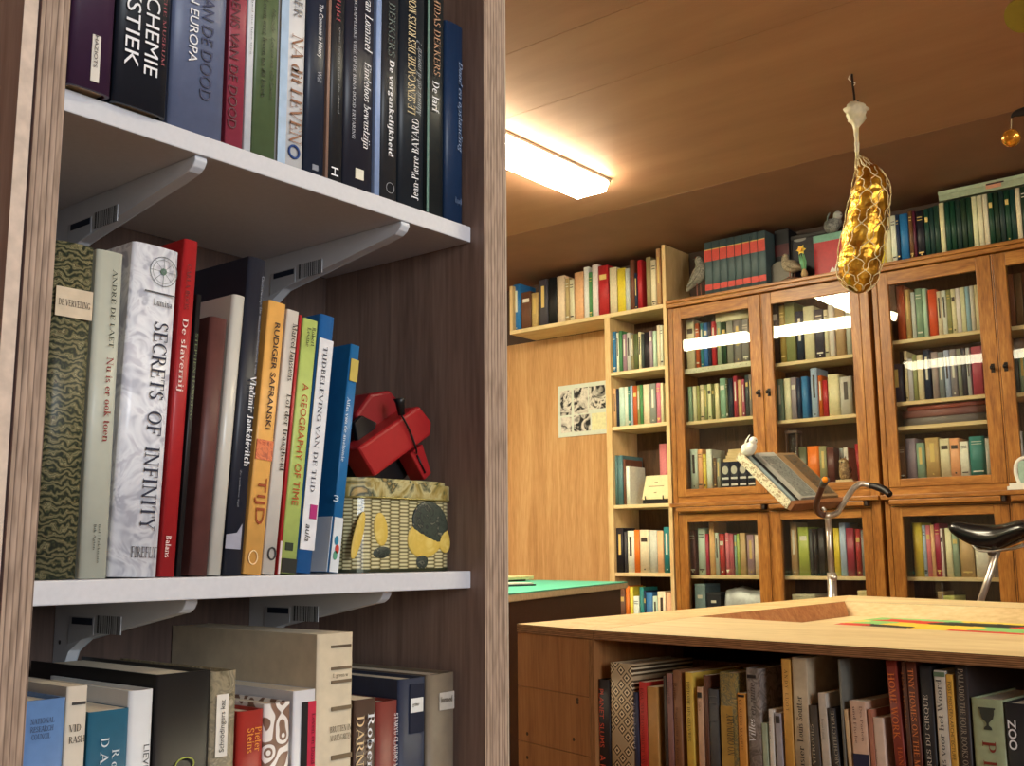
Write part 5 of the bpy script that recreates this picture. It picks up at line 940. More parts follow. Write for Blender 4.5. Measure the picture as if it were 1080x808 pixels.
def bird(name, label, pts, rad, cols, wing=None, legs=(), beak=None, eye=None, base=None, group=None, Y=5.1, cat='bird figure', taper=(0, 1, 0)):
    P_ = [pw(x, y, Y + (d if True else 0)) if False else Vector((pw(x, y, Y).x, Y + d, pw(x, y, Y).z)) for x, y, d in pts]
    zlow = min(p.z for p in P_)
    loc = Vector((P_[len(P_) // 2].x, Y, TOPC + .0004)) if base is None else base
    t = thing(name, label, cat, loc, group)
    bm = NB(); pp = spline(P_, 5); rr = splineR(rad, 5); loft(bm, pp, [max(.001, v) for v in rr], 14, True, (0, 1, 0)); body = obj('body', bm, cols[0], t)
    if wing:
        for s_ in (-1, 1):
            wp = [Vector((pw(x, y, Y).x, Y + s_ * d, pw(x, y, Y).z)) for x, y, d in wing]
            bm = NB(); loft(bm, spline(wp, 4), [max(.0015, v) for v in splineR([.003, .014, .017, .010, .002], 4)][:len(spline(wp, 4))], 10, True, (0, 1, 0)); 
            for v in bm.verts: v.co.y = Y + s_ * (abs(v.co.y - Y) * .35 + wing[1][2] * .75)
            obj('wing', bm, cols[1], t)
    for x0, y0, x1, y1, s_ in legs:
        p0, p1 = pw(x0, y0, Y), pw(x1, y1, Y); p0.y += s_; p1.y += s_; p1.z = loc.z + .002
        bm = NB(); tube(bm, [p0, p1], .0028, 6)
        for an in (-.5, 0, .5, PI): tube(bm, [p1, p1 + Vector((.016 * math.cos(an + PI), .016 * math.sin(an), -.0005))], .0018, 5)
        obj('leg', bm, mat((150, 96, 80), .6), t)
    if beak:
        p0, p1 = (Vector((pw(x, y, Y).x, Y, pw(x, y, Y).z)) for x, y in beak); bm = NB(); loft(bm, [p0, p1], [.0045, .001], 8, True, (0, 1, 0)); obj('beak', bm, mat((90, 80, 66), .5), t)
    if eye:
        for s_ in (-1, 1):
            p = pw(eye[0], eye[1], Y); bm = NB(); ball(bm, (p.x, Y + s_ * eye[2], p.z), .0028, seg=8); obj('eye', bm, mat((140, 60, 30), .2, mottle=0), t)
    return t
PG = mat_blotch('pigeon_feathers', [(96, 92, 84), (140, 134, 120), (176, 168, 148)], 50); PGW = mat_blotch('pigeon_wing', [(84, 80, 72), (120, 114, 102), (150, 142, 124)], 60)
bird('pigeon_figure', 'grey pigeon standing upright beside the grey set on top of the cabinet', [(724.5, 307.5, 0), (729, 301.5, 0), (733.5, 295.5, 0), (737.5, 289.5, 0), (739, 283, 0), (738, 278, 0), (736.8, 274, 0), (736.2, 271, 0)], [.006, .020, .034, .040, .033, .023, .022, .010], (PG, PGW), wing=[(727, 304, .014), (733, 296, .03), (738, 289, .031), (741, 283, .026)], legs=((736, 298, 736.5, 307.5, -.012), (737.5, 297, 738.5, 307.5, .012)), beak=((733.6, 273), (730.6, 274)), eye=(735.5, 272.6, .019), Y=5.06)
dt = pw(835, 290, 5.06)
bm = NB(); loft(bm, [(dt.x - .055, 5.06, TOPC + .012), (dt.x - .02, 5.06, TOPC + .016), (dt.x + .04, 5.06, TOPC + .012)], [(.018, .010), (.026, .014), (.014, .010)], 12, True, (0, 0, 1)); tag(obj('driftwood_perch', bm, mat((112, 92, 74), .8, mottle=.2)), 'low brown wooden perch under the sitting pigeon on the cabinet', 'perch')
bird('pigeon_figure', 'pale brown pigeon sitting on a low wooden perch beside the daffodil', [(847.5, 284, 0), (843, 282.5, 0), (837, 281.5, 0), (831, 279.5, 0), (828.5, 275, 0), (828, 270.8, 0), (826.3, 270, 0)], [.005, .018, .032, .032, .020, .016, .008], (mat_blotch('dove_feathers', [(120, 108, 90), (160, 146, 122), (190, 176, 148)], 50), mat_blotch('dove_wing', [(110, 96, 78), (140, 124, 100), (160, 146, 120)], 60)), wing=[(847, 284, .012), (842, 282, .028), (836, 280.5, .031), (831.5, 279, .024)], legs=((834, 284, 834, 287.5, -.012), (837, 284, 837, 287.5, .012)), beak=((826.8, 270.3), (824.6, 271.4)), eye=(827.8, 270, .015), Y=5.06, base=Vector((dt.x, 5.06, TOPC + .0275)))
# framed dark picture, red picture book and the daffodil
Yd = 5.16
c4 = [pw(*p, Yd) for p in ((831, 251), (893, 236.5), (893, 283), (831, 292))]
t = thing('framed_picture', 'dark framed picture leaning behind the red book on the cabinet', 'picture', ((c4[0].x + c4[1].x) / 2, Yd, TOPC + .0004))
xA, xB_, zA, zB_ = c4[0].x, c4[1].x, TOPC + .0004, (c4[0].z + c4[1].z) / 2
bm = NB()
for q in ((xA, xB_, zA, zA + .02), (xA, xB_, zB_ - .02, zB_), (xA, xA + .02, zA + .02, zB_ - .02), (xB_ - .02, xB_, zA + .02, zB_ - .02)): box(bm, q[0], q[1], Yd, Yd + .022, q[2], q[3])
bev(bm, .002, 1); obj('frame', bm, mat((46, 40, 36), .4), t)
bm = NB(); box(bm, xA + .018, xB_ - .018, Yd + .006, Yd + .012, zA + .018, zB_ - .018); obj('print', bm, mat_blotch('dark_print', [(24, 20, 26), (40, 34, 44), (30, 28, 32)], 18), t)
bm = NB(); p = pw(843, 250, Yd); g = ball(bm, (p.x, Yd + .006, p.z - .012), .03, 1.2, .05, .4, 14); obj('pale_shape', bm, mat((150, 146, 138), .5), t)
Yr = 5.07
c4 = [pw(*p, Yr) for p in ((857.5, 250), (897, 241.5), (897, 280), (859, 284))]
t = thing('picture_book', 'large red picture book with teal top and white peak, face out on the cabinet', 'book', ((c4[0].x + c4[1].x) / 2, Yr, TOPC + .0004))
xA, xB_, zA, zB_ = c4[0].x, c4[1].x, TOPC + .0004, (c4[0].z + c4[1].z) / 2
bm = NB(); box(bm, xA, xB_, Yr, Yr + .003, zA, zB_); box(bm, xA, xB_, Yr + .021, Yr + .024, zA, zB_); box(bm, xA, xA + .003, Yr + .003, Yr + .021, zA, zB_); obj('cover', bm, mat((176, 34, 40), .45, mottle=.1), t)
bm = NB(); box(bm, xA + .0035, xB_ - .003, Yr + .0035, Yr + .0205, zA + .003, zB_ - .003); obj('pages', bm, CREAMPAGES, t)
bm = NB(); box(bm, xA, xB_, Yr - .0008, Yr + .0004, zB_ - .036, zB_); obj('teal_band', bm, mat((112, 160, 140), .5), t)
bm = NB(); w_ = xB_ - xA; slab(bm, [(xA + w_ * .34, Yr - .0008, zA + .002), (xA + w_ * .47, Yr - .0008, zA + .05), (xA + w_ * .53, Yr - .0008, zA + .035), (xA + w_ * .62, Yr - .0008, zA + .082), (xA + w_ * .78, Yr - .0008, zA + .03), (xA + w_ * .9, Yr - .0008, zA + .002)], (0, 1, 0), .001); obj('white_peak', bm, mat((222, 214, 200), .5), t)
zred = zB_
b0 = pw(848.5, 290, 4.995)
t = thing('daffodil', 'yellow daffodil with green leaves growing from a small bulb at the cabinet edge', 'flower', (b0.x, 4.995, TOPC + .0004))
bm = NB(); lathe(bm, (b0.x, 4.995, TOPC + .0004), [(.004, 0), (.015, .006), (.018, .018), (.012, .034), (.005, .044)], 14); obj('bulb', bm, mat((176, 144, 100), .7), t)
fl = pw(845, 263.5, 4.995); ba = Vector((b0.x, 4.995, TOPC + .04))
bm = NB(); tube(bm, spline([ba, ba.lerp(fl, .5) + Vector((.004, 0, 0)), fl + Vector((0, .008, 0))], 5), .0028, 6); obj('stem', bm, mat((120, 168, 110), .6), t)
for dx, lean_ in ((-.012, -.02), (.010, -.004), (.0, -.03)):
    bm = NB(); tip = ba.lerp(fl, .8) + Vector((dx + lean_ * .3, .004, 0)); loft(bm, [ba + Vector((dx * .3, .003, 0)), ba.lerp(tip, .5) + Vector((dx * .4, .004, 0)), tip], [(.006, .0012), (.0075, .0012), (.001, .0006)], 8, True, (0, 1, 0)); obj('leaf', bm, mat((104, 160, 116), .6), t)
for k in range(6):
    an = k * PI / 3; d = Vector((math.cos(an), -.1, math.sin(an))); bm = NB()
    loft(bm, [fl, fl + d * .012, fl + d * .026], [(.003, .001), (.009, .0012), (.001, .0006)], 8, True, (0, 1, 0)); obj('petal', bm, mat((232, 196, 70), .5), t)
bm = NB(); loft(bm, [fl + Vector((0, .002, 0)), fl + Vector((0, -.012, 0)), fl + Vector((0, -.018, 0))], [.006, .009, .011], 10, True, (0, 0, 1)); obj('trumpet', bm, mat((236, 170, 50), .5), t)
# pale green flat box over the green set
Yg = 5.03; q = [pw(989.5, 202.3, Yg), pw(989.8, 213, Yg)]
gx0 = q[0].x; gz1, gz0 = q[0].z, q[1].z
t = thing('flat_box', 'pale green flat cardboard box lying on the dark green set, near the ceiling', 'box', (gx0 + .25, Yg + .1, gz0 + .001))
bm = NB(); box(bm, gx0, gx0 + .50, Yg, Yg + .2, gz0 + .0015, gz1 - .02); obj('box_body', bm, mat((160, 172, 142), .6), t)
bm = NB(); box(bm, gx0 - .002, gx0 + .502, Yg - .002, Yg + .202, gz1 - .0198, gz1); bev(bm, .002, 1); obj('box_lid', bm, mat((172, 184, 154), .6), t)
l0, l1 = pw(1040, 200, Yg).x, pw(1056, 194, Yg).x
bm = NB(); box(bm, l0, l1, Yg - .0035, Yg - .0018, gz0 + .012, gz1 - .012); lb_ = obj('label', bm, mat((214, 150, 120), .6), t)
bm = NB(); box(bm, l0 + .002, l1 + .012, Yg - .0042, Yg - .0034, gz1 - .02, gz1 - .013); obj('label_bar', bm, mat((50, 40, 40), .6), lb_)
# small bird figure on the red book / picture
def clipbird(name, label, c, s, cols, tail, Yc, stand=.0):
    c = Vector(c); t = thing(name, label, 'bird figure', (c.x, c.y, c.z - .028 * s - stand))
    bm = NB(); loft(bm, spline([c + Vector(v) * s for v in ((-.020, 0, .012), (-.012, 0, .004), (.0, 0, -.004), (.014, 0, .004), (.022, -.002, .017), (.026, -.003, .024))], 5), [v * s for v in splineR([.007, .019, .026, .020, .015, .006], 5)], 14, True, (0, 1, 0)); obj('body', bm, cols[0], t)
    bm = NB(); ball(bm, c + Vector((.026, -.006, .026)) * s, .0155 * s, seg=14); obj('head', bm, cols[1], t)
    bm = NB(); loft(bm, [c + Vector(v) * s for v in tail], [.004 * s, .003 * s, .0016 * s], 8, True, (0, 1, 0)); obj('tail', bm, cols[0], t)
    bm = NB(); p = c + Vector((.026, -.006, .026)) * s; loft(bm, [p + Vector((.011, -.005, 0)) * s, p + Vector((.019, -.008, -.001)) * s], [.0035 * s, .0008 * s], 6, True, (0, 0, 1)); obj('beak', bm, mat((80, 72, 60), .5), t)
    for s_ in (-.008, .008):
        bm = NB(); tube(bm, [c + Vector((.002, s_, -.022)) * s, c + Vector((.004, s_, -.028)) * s - Vector((0, 0, stand - .0012))], .0014, 5); obj('leg', bm, mat((90, 84, 74), .5), t)
    return t
p = pw(877, 238, 5.085)
clipbird('bird_figure', 'small grey bird with raised tail and pale head, perched on the red picture book', (p.x, 5.085, zred + .028 * 1.5 + .0045), 1.5, (mat_blotch('grey_plumage', [(84, 84, 82), (130, 130, 126), (160, 158, 150)], 60), mat((196, 194, 184), .5)), ((-.014, 0, .006), (-.012, 0, .03), (.004, 0, .056)), 5.085, .004)
# white ornament on the ledge at the picture's edge
wx = pw(1084, 505, 4.979).x; wz = .262 + H
t = thing('porcelain_ornament', 'white porcelain ornament with curved back on the ledge of the saddle side cabinet', 'ornament', (wx, 4.980, wz))
bm = NB(); prism(bm, rrect(wx, 4.980, .085, .0165, .012), wz + .0003, wz + .016); prism(bm, rrect(wx, 4.980, .075, .0145, .01), wz + .016, wz + .028); obj('base', bm, mat((226, 222, 208), .25, mottle=.02), t)
bm = NB(); tube(bm, spline([(wx - .035, 4.982, wz + .028), (wx - .047, 4.982, wz + .07), (wx - .04, 4.982, wz + .115), (wx - .012, 4.982, wz + .135), (wx + .03, 4.982, wz + .125), (wx + .05, 4.982, wz + .08), (wx + .04, 4.982, wz + .028)], 6), .009, 10); obj('curved_frame', bm, mat((230, 226, 212), .25, mottle=.02), t)
bm = NB(); prism(bm, rrect(wx, 4.982, .036, .005, .004), wz + .028, wz + .124); obj('centre_panel', bm, mat((150, 176, 160), .3), t)

# ------------------------------------------------------------------ the low plywood table with a sunken top
ZT = -.155
def TP(x, y, z=ZT):
    p = at(2, z, x, y); return Vector((p.x, p.y))
A_, B_ = TP(545, 658), TP(626, 665)
dF = (TP(1080, 692.6) - B_).normalized(); C_ = B_ + dF * 1.42
D_ = TP(895, 628); dR = (TP(1080, 636) - D_).normalized(); E_ = D_ + dR * 1.62
h1, h2 = TP(737, 650.4), TP(890.7, 634.5)
h3 = TP(1080, 641.5); h3 = h2 + (h3 - h2).normalized() * 1.16
h4 = TP(1080, 669.8); h4 = h1 + (h4 - h1).normalized() * 1.03
zt = ZT + H
tb = thing('plywood_table', 'low plywood bookcase table with sunken top, standing on the floor by the bookcase', 'table', ((A_.x + C_.x) / 2, (A_.y + D_.y) / 2, 0))
T18 = .018
def top(name, pts, m=BIRCHX):
    bm = NB(); fs = prism(bm, pts, zt - T18, zt)
    for f in fs[2:]: f.material_index = 1
    bmesh.ops.recalc_face_normals(bm, faces=list(bm.faces)); return obj(name, bm, [m, EDGEZ], tb)
sh_ = lambda p, q, d: p + (q - p).normalized() * d
top('top_board', [A_, B_ - dF * .001, h1 - dF * .001, h2, D_], BIRCH)
top('top_board', [B_ + dF * .0005, C_, h4, h1 + dF * .0005]); top('top_board', [D_, h2, h3, E_]); top('top_board', [C_, E_, h3, h4], BIRCH)
nF = Vector((-dF.y, dF.x))                   # inwards from the front edge
def upright(name, p, q, n, t, z0, z1, m, parent=tb):
    bm = NB(); prism(bm, [p, q, q + n * t, p + n * t], z0, z1); bmesh.ops.recalc_face_normals(bm, faces=list(bm.faces)); return obj(name, bm, m, parent)
aF = (B_ - A_).normalized(); nA = Vector((-aF.y, aF.x))
PANM = wood('end_panel_ply', (132, 84, 46), (156, 104, 60), (172, 120, 72), (4, 4, .35), .5, 5)
EDGEB = plyedge('ply_edge_panel', 0, [(0, (110, 72, 42)), (.4, (178, 126, 78)), (.5, (100, 64, 38)), (.9, (184, 134, 86)), (1, (96, 62, 38))], 190)
zs_ = -.50 + H
ep = None
z_cuts = [.0, .12, .285, .338, .392, .51, zt - T18 - .0005]
bm = NB()
for z0, z1 in zip(z_cuts[:-1], z_cuts[1:]): prism(bm, [A_ + nA * .002, B_ - aF * .0195 + nA * .002, B_ - aF * .0195 + nA * .02, A_ + nA * .02], z0 + .0006, z1 - .0006)
prism(bm, [A_ + nA * .006, B_ - aF * .0195 + nA * .006, B_ - aF * .0195 + nA * .02, A_ + nA * .02], 0, zt - T18 - .0005)
ep = obj('end_panel', bm, PANM, tb)
for px_, py_ in ((609, 741), (605, 780), (556, 774), (556, 799), (609, 738)):
    d = ray(px_, py_); nn = Vector((nA.x, nA.y, 0)); p0 = Vector((A_.x, A_.y, 0)) + nn * .0016; p = d * (nn.dot(p0) / nn.dot(d))
    bm = NB(); slab(bm, [Vector((p.x, p.y, p.z + H)) + Vector((aF.x, aF.y, 0)) * .004 * math.cos(k * PI / 4) + Vector((0, 0, .004 * math.sin(k * PI / 4))) for k in range(8)], nn, .001); obj('screw_hole', bm, mat((60, 38, 24), .7, mottle=0), ep)
bm = NB(); fs = prism(bm, [B_ - aF * .0185, B_ - aF * .0005, B_ - aF * .0005 + nF * .30, B_ - aF * .0185 + nF * .30], 0, zt - T18 - .0005); fs[2].material_index = 1
bmesh.ops.recalc_face_normals(bm, faces=list(bm.faces)); obj('upright', bm, [PANM, EDGEB], tb)
upright('upright', C_ - dF * .02, C_ - dF * .001, nF, .30, 0, zt - T18 - .0005, PANM)
upright('back_board', B_ + nF * .30, C_ + nF * .30, nF, .018, 0, zt - T18 - .06, PANM)
for z in (zs_, .10):
    bm = NB(); fs = prism(bm, [B_ + nF * .004, C_ - dF * .02 + nF * .004, C_ - dF * .02 + nF * .2995, B_ + nF * .2995], z - .018, z)
    for f in fs[2:]: f.material_index = 1
    obj('book_shelf', bm, [PANM, EDGEZ], tb)
lA = (D_ - A_).normalized(); nL = Vector((lA.y, -lA.x))
upright('side_board', A_ + nL * .012 + lA * .03, D_ + nL * .012 - lA * .02, nL, .018, 0, zt - T18 - .0005, PANM)
nR = Vector((dR.y, -dR.x)); upright('side_board', D_ + nR * .012 + dR * .03, E_ + nR * .012, nR, .018, 0, zt - T18 - .0005, PANM)
eD = (E_ - C_).normalized(); nE = Vector((-eD.y, eD.x)); upright('side_board', C_ + nE * .012 + eD * .33, E_ + nE * .012 - eD * .03, nE, .018, 0, zt - T18 - .0005, PANM)
# the sunken tray
zb_ = -.198 + H; drop = Vector((.036, -.006))
hp = [h1, h2, h3, h4]; cen = sum(hp, Vector((0, 0))) / 4
lowp = [p + (cen - p).normalized() * .04 for p in hp]
bm = NB(); prism(bm, lowp, zb_ - .012, zb_); obj('tray_floor', bm, BIRCHX, tb)
for i in range(4):
    hi_ = [v + (cen - v).normalized() * .0025 for v in hp]; p, q, p2, q2 = hi_[i], hi_[(i + 1) % 4], lowp[i], lowp[(i + 1) % 4]
    bm = NB(); slab(bm, [(p.x, p.y, zt - .0006), (q.x, q.y, zt - .0006), (q2.x, q2.y, zb_ - .012), (p2.x, p2.y, zb_ - .012)], Vector((((p + q) / 2 - cen).x, ((p + q) / 2 - cen).y, 0)), .0018); obj('tray_wall', bm, wood('tray_wall_shaded_%d' % i, (150, 92, 54), (176, 116, 72), (194, 140, 92), (.5, 3, 3), .55, 5) if i == 0 else BIRCHX, tb)  # first wall browner than the rest: its shade is in the colour
# painted cloth in the tray: wavy bands of red, green, yellow and black
CL = [mat((206, 50, 40), .7, mottle=.05), mat((132, 190, 112), .7, mottle=.05), mat((232, 196, 60), .7, mottle=.05), mat((28, 32, 30), .7, mottle=.05), mat((220, 200, 110), .7, mottle=.05)]
bm = NB(); q0, q1, q2, q3 = [p + (cen - p).normalized() * .03 for p in lowp]
NX, NY = 110, 80; V = []
for j in range(NY + 1):
    for i in range(NX + 1):
        s_, t_ = i / NX, j / NY; s_ = .10 + .9 * s_; p = (q0 * (1 - s_) + q3 * s_) * (1 - t_) + (q1 * (1 - s_) + q2 * s_) * t_
        V.append(bm.verts.new((p.x, p.y, zb_ + .0025 + .0012 * math.sin(s_ * 9 + t_ * 4) * math.sin(t_ * 7))))
ROWS = [(.93, [(.30, 1), (2, 2)]), (.79, [(.05, 1), (.24, 0), (.50, 3), (2, 0)]), (.63, [(.04, 4), (.14, 1), (.42, 2), (.82, 1), (2, 2)]), (.50, [(.10, 0), (.25, 3), (.36, 2), (2, 0)]), (.36, [(.2, 1), (.5, 2), (.7, 1), (2, 3)]), (.2, [(.1, 2), (.4, 0), (.6, 3), (2, 1)]), (-1, [(.3, 3), (.55, 1), (2, 2)])]
def band(s_, t_):
    w_ = t_ + .014 * math.sin(s_ * 15 + t_ * 5); x = s_ + .015 * math.sin(t_ * 40)
    for lo, seq in ROWS:
        if w_ >= lo:
            for e, c in seq:
                if x < e: return c
for j in range(NY):
    for i in range(NX):
        f = bm.faces.new((V[j * (NX + 1) + i], V[j * (NX + 1) + i + 1], V[(j + 1) * (NX + 1) + i + 1], V[(j + 1) * (NX + 1) + i])); f.material_index = band((i + .5) / NX, (j + .5) / NY); f.smooth = True
ret = bmesh.ops.extrude_face_region(bm, geom=list(bm.faces)); bmesh.ops.translate(bm, vec=(0, 0, -.0009), verts=[v for v in ret['geom'] if isinstance(v, bmesh.types.BMVert)])
tag(obj('painted_cloth', bm, CL), 'cloth with wavy red, green, yellow and black bands in the sunken table top', 'cloth')

# books in the table
angF = math.atan2(dF.y, dF.x)
sp = Shelf((B_.x + nF.x * .010, B_.y + nF.y * .010), angF, zs_ - H, 'books in the plywood table', .0008)
def tbook(x0, x1, yt, c, label, b0=None, b1=None, depth=.17, **k):
    """x0,x1: the spine's columns at its top; b0,b1: at the lower border of the photograph"""
    P = sp.P; m = mat(c, .5, mottle=.08, scale=70) if isinstance(c, tuple) else c
    ut, z_ = P.hit(x1, yt)
    if b1 is None: lean = 0.0
    else:
        ub, zb3 = P.hit(b1, 808); lean = math.atan2(ut - ub, z_ - zb3)
    ul = P.hit(x0, yt)[0]; wd = ut - ul
    u1 = ut - math.tan(lean) * (z_ - sp.z); u0 = u1 - wd / math.cos(lean)
    def pxx(u): p = P.o + P.u * u + Vector((0, 0, sp.z)); return 540 + F * p.dot(rgt) / p.dot(fwd)
    return near_book(sp, pxx(u0), pxx(u1), x1, yt, depth, m, label, lean=lean, bulge=k.pop('bulge', .002), **k)
KW = dict(hard=False)
tbook(628.5, 642.3, 717.7, (34, 26, 28), 'black book with orange-red capitals beside the table end panel', texts=[('PLANET_SLUMS', (206, 82, 56), 632.4, 726.5, 635, 788, .5), ('A PLAN', (206, 82, 56), 636, 796, 637, 830, .5)])
tbook(642.8, 666.8, 701, mat_diamond(), 'thick tan book with diamond pattern on its spine, in the table', depth=.2)
tbook(667.2, 672.8, 731, (46, 46, 70), 'narrow dark blue book beside the diamond patterned one', texts=[('In boekenland', (150, 150, 170), 669, 742, 671, 790, .4)])
tbook(673.6, 681.6, 720, (186, 44, 40), 'bright red slim book in the table', texts=[('EASA: OVER DE CONSTRUCTIE VAN', (96, 16, 16), 677, 726, 679.5, 806, .4)], **KW)
tbook(682, 693, 725.5, (176, 126, 66), 'plain tan book beside the bright red slim one', **KW)
tbook(699, 702.3, 713.5, (60, 48, 40), 'very thin dark brown booklet in the table', **KW)
tbook(702.6, 708.6, 711, (136, 96, 90), 'mauve-brown slim book in the table', texts=[('Georges Didi', (84, 54, 50), 705, 719, 706.5, 743, .4)], **KW)
tbook(708.9, 717.4, 708, (130, 86, 56), 'mid brown book in the table, beside the mauve-brown slim one', texts=[('Rune', (96, 56, 34), 712, 720, 713, 738, .4), ('Rapporteur du Temps', (90, 50, 30), 713.5, 746, 716, 806, .35)])
tbook(722, 730, 710, (206, 170, 70), 'yellow book with dark lettering among the brown ones in the table', texts=[('HISTOIRE DES OEUVRES', (90, 76, 40), 726, 719, 728, 782, .4)], **KW)
tbook(734.6, 741, 725.5, (198, 158, 126), 'peach slim book with small dark label in the table', patches=[(735.6, 730, 740, 736, (50, 50, 44))], texts=[('Stijlen', (130, 90, 70), 738, 739, 738.5, 750, .4)], **KW)
tbook(741.3, 745.8, 713, (92, 56, 40), 'rusty dark brown slim book in the table', **KW)
tbook(746.2, 757, 728, (74, 72, 72), 'grey book with faint pale lines in the table', patches=[(748, 734, 756, 735.5, (120, 118, 116)), (748, 741, 756, 742.2, (120, 118, 116)), (748, 760, 756, 761.2, (110, 108, 106))])
GF = mat_blotch('gold_floral', [(96, 84, 50), (150, 124, 66), (84, 84, 62), (170, 136, 74)], 55, 2.5)
tbook(758, 776.2, 710.5, GF, 'floral book with a gold lower half, in the table', texts=[('NO ORDINARY', (70, 66, 52), 772, 797, 771, 753, .42)], patches=[(760, 744, 775.5, 830, (176, 138, 66))])
tbook(776.8, 785.6, 732, (206, 140, 60), 'orange slim book with black block at its top', patches=[(778, 732.5, 785, 735.5, (40, 34, 30))], texts=[('CLAUDIO MAGRIS', (130, 76, 30), 781.5, 738, 782.5, 791, .35)], **KW)
tbook(786, 800.4, 706, mat_blotch('ruin_cover', [(112, 100, 92), (140, 128, 120), (96, 84, 76), (152, 140, 130)], 40), 'grey-brown book with a white italic word lettered upwards, in the table', texts=[('Villes', WH, 793.8, 782, 793.8, 758, .45, dict(shear=.2)), ('en ruine', (86, 74, 70), 794, 754, 793.5, 720, .42, dict(shear=.2))], patches=[(788, 711.5, 797, 715.5, (40, 34, 34))], depth=.2)
tbook(801.4, 808.8, 763.5, (150, 158, 132), 'short pale green book in the table', b1=811, **KW)
tbook(809.2, 815.4, 749, (210, 200, 186), 'white slim book in the table between the pale green and lilac ones', b1=817.5, texts=[('Wim Dijk van', (120, 110, 104), 812, 756, 813, 779, .4)], **KW)
tbook(816.2, 823.2, 753, (150, 142, 146), 'lilac-grey slim book in the table', b1=826.5, patches=[(818, 755, 822.6, 763, (60, 58, 56))], **KW)
o = None
tbook(823.6, 833, 696, (196, 144, 66), 'tall orange-tan slim book with spaced capitals in the table', b1=838, texts=[('A N D Y   L U O T', (110, 74, 34), 829, 706, 831.5, 750, .34)], **KW)
tbook(833.4, 850.4, 694.6, (176, 156, 128), 'tall beige book with black name lettered upwards, in the table', b1=855, texts=[('Louis Soutter', (50, 42, 36), 844.5, 782, 843.4, 734, .36), ('Le Corbusier', (50, 42, 36), 848, 850, 845.6, 787, .36)], depth=.2)
tbook(852, 861, 745, (70, 60, 52), 'dark brown book with white upward capitals in the table', b1=866, texts=[('VITRUVIUS', (190, 176, 150), 859, 806, 857, 764, .4)])
tbook(862, 870.6, 732, (186, 172, 156), 'off-white slim book leaning beside the dark ones in the table', b1=876, texts=[('Bruno Latour', (130, 116, 104), 868, 758, 869.5, 780, .28)], **KW)
tbook(872, 880, 748, (58, 52, 50), 'dark grey book with pale upward capitals in the table', b1=886, texts=[('ARCHITECTURE', (176, 166, 146), 883, 808, 879, 750, .46)])
tbook(880.6, 886.2, 696, (106, 102, 92), 'tall thin grey book in the table', b1=893, depth=.21, **KW)
tbook(888, 893.6, 749, (196, 164, 122), 'cream-tan slim book beside the tall thin grey one', b1=899, **KW)
tbook(894, 912.6, 741, (202, 166, 142), 'salmon book with dark blue foot in the table', b1=918, patches=[(896, 794, 920, 840, (42, 44, 70))], texts=[('Des Poeten', (130, 94, 80), 908, 745, 911, 782, .16), ('und Fische', (130, 94, 80), 901, 745, 904, 784, .16)], **KW)
tbook(913.6, 919.6, 749, (166, 104, 80), 'terracotta slim book beside the salmon one', b1=924, **KW)
tbook(920, 931, 758, (204, 176, 156), 'short pale pink book beside the rust red one', b1=935, texts=[('Benjamin', (150, 124, 112), 924.5, 790, 926, 812, .18)], **KW)
tbook(933.4, 944.6, 697.5, (128, 50, 38), 'tall rust red book with bright orange capitals in the table', b1=955.5, depth=.22, texts=[('HOME WORK', (222, 120, 56), 939, 710, 947.8, 779.5, .6), ('HANDBUILT', (206, 100, 46), 949, 788, 955, 840, .4)], **KW)
tbook(945.6, 954.6, 698.5, (84, 50, 36), 'dark brown book with dull orange capitals beside the tall rust red one', b1=963, depth=.22, texts=[('TINY HOMES', (150, 82, 40), 951.2, 707.5, 956.5, 768, .55)], **KW)
tbook(955, 965, 698.5, (98, 50, 36), 'brown-red book with a long line of orange capitals in the table', b1=973.5, depth=.22, texts=[('TINY HOMES ON THE MOVE', (224, 130, 70), 959.5, 705.5, 971, 828, .55)], **KW)
tbook(966, 982.4, 703, (36, 34, 36), 'black book with white French capitals lettered upwards in the table', b1=989, depth=.22, texts=[('RES DU CIRQUE', (204, 192, 176), 982.5, 808, 976, 733, .4)])
tbook(983.6, 996, 708, (196, 188, 174), 'white book with grey lettering and green head, in the table', b1=1003, depth=.2, texts=[('Huis voor het Woord', (92, 88, 84), 998, 825, 989, 716, .46)], patches=[(983, 708.3, 996.5, 714, (96, 118, 92))], **KW)
tbook(996.8, 1004.6, 712, (206, 154, 62), 'yellow slim book with dark capitals beside the white green-headed one', b1=1011, texts=[('POST MODERN ARCHITECTURE', (70, 54, 30), 1001, 719, 1007.4, 802, .5)], **KW)
tbook(1006, 1019.6, 703, (48, 40, 38), 'dark book with faint grey capitals beside the thick sage green one', b1=1026, depth=.22, texts=[('PALLADIO THE FOUR BOOKS ON', (160, 146, 126), 1013, 705.5, 1019.7, 812, .42)])
o = tbook(1023.6, 1057, 739, (150, 158, 122), 'thick sage green book with dark urn and red letters in the table', texts=[('P I T T', (130, 52, 40), 1044, 782, 1048, 850, .42)])
loc_ = o[4]; ua, za = loc_(1041.5, 758); URN = mat((58, 62, 54), .5, mottle=.1)
bm = NB(); U = .0125
for sgn in (1,):
    prof = [(-1, 1), (1, 1), (1, .88), (.86, .8), (.82, .4), (.66, .0), (.3, -.25), (.14, -.4), (.14, -.62), (.42, -.78), (.5, -1), (-.5, -1), (-.42, -.78), (-.14, -.62), (-.14, -.4), (-.3, -.25), (-.66, 0), (-.82, .4), (-.86, .8), (-1, .88)]
    slab(bm, [(ua + x * U, -.0012, za + z * U * 1.3) for x, z in prof], (0, 1, 0), .0006)
obj('urn_picture', bm, URN, o[0], world=False)
tbook(1058, 1083, 743.5, (30, 30, 34), 'black book with bold white letters ZOO, last in the table row', texts=[('ZOO', WH, 1067.5, 759, 1069.3, 791, .36, dict(bold=.02))], depth=.14)

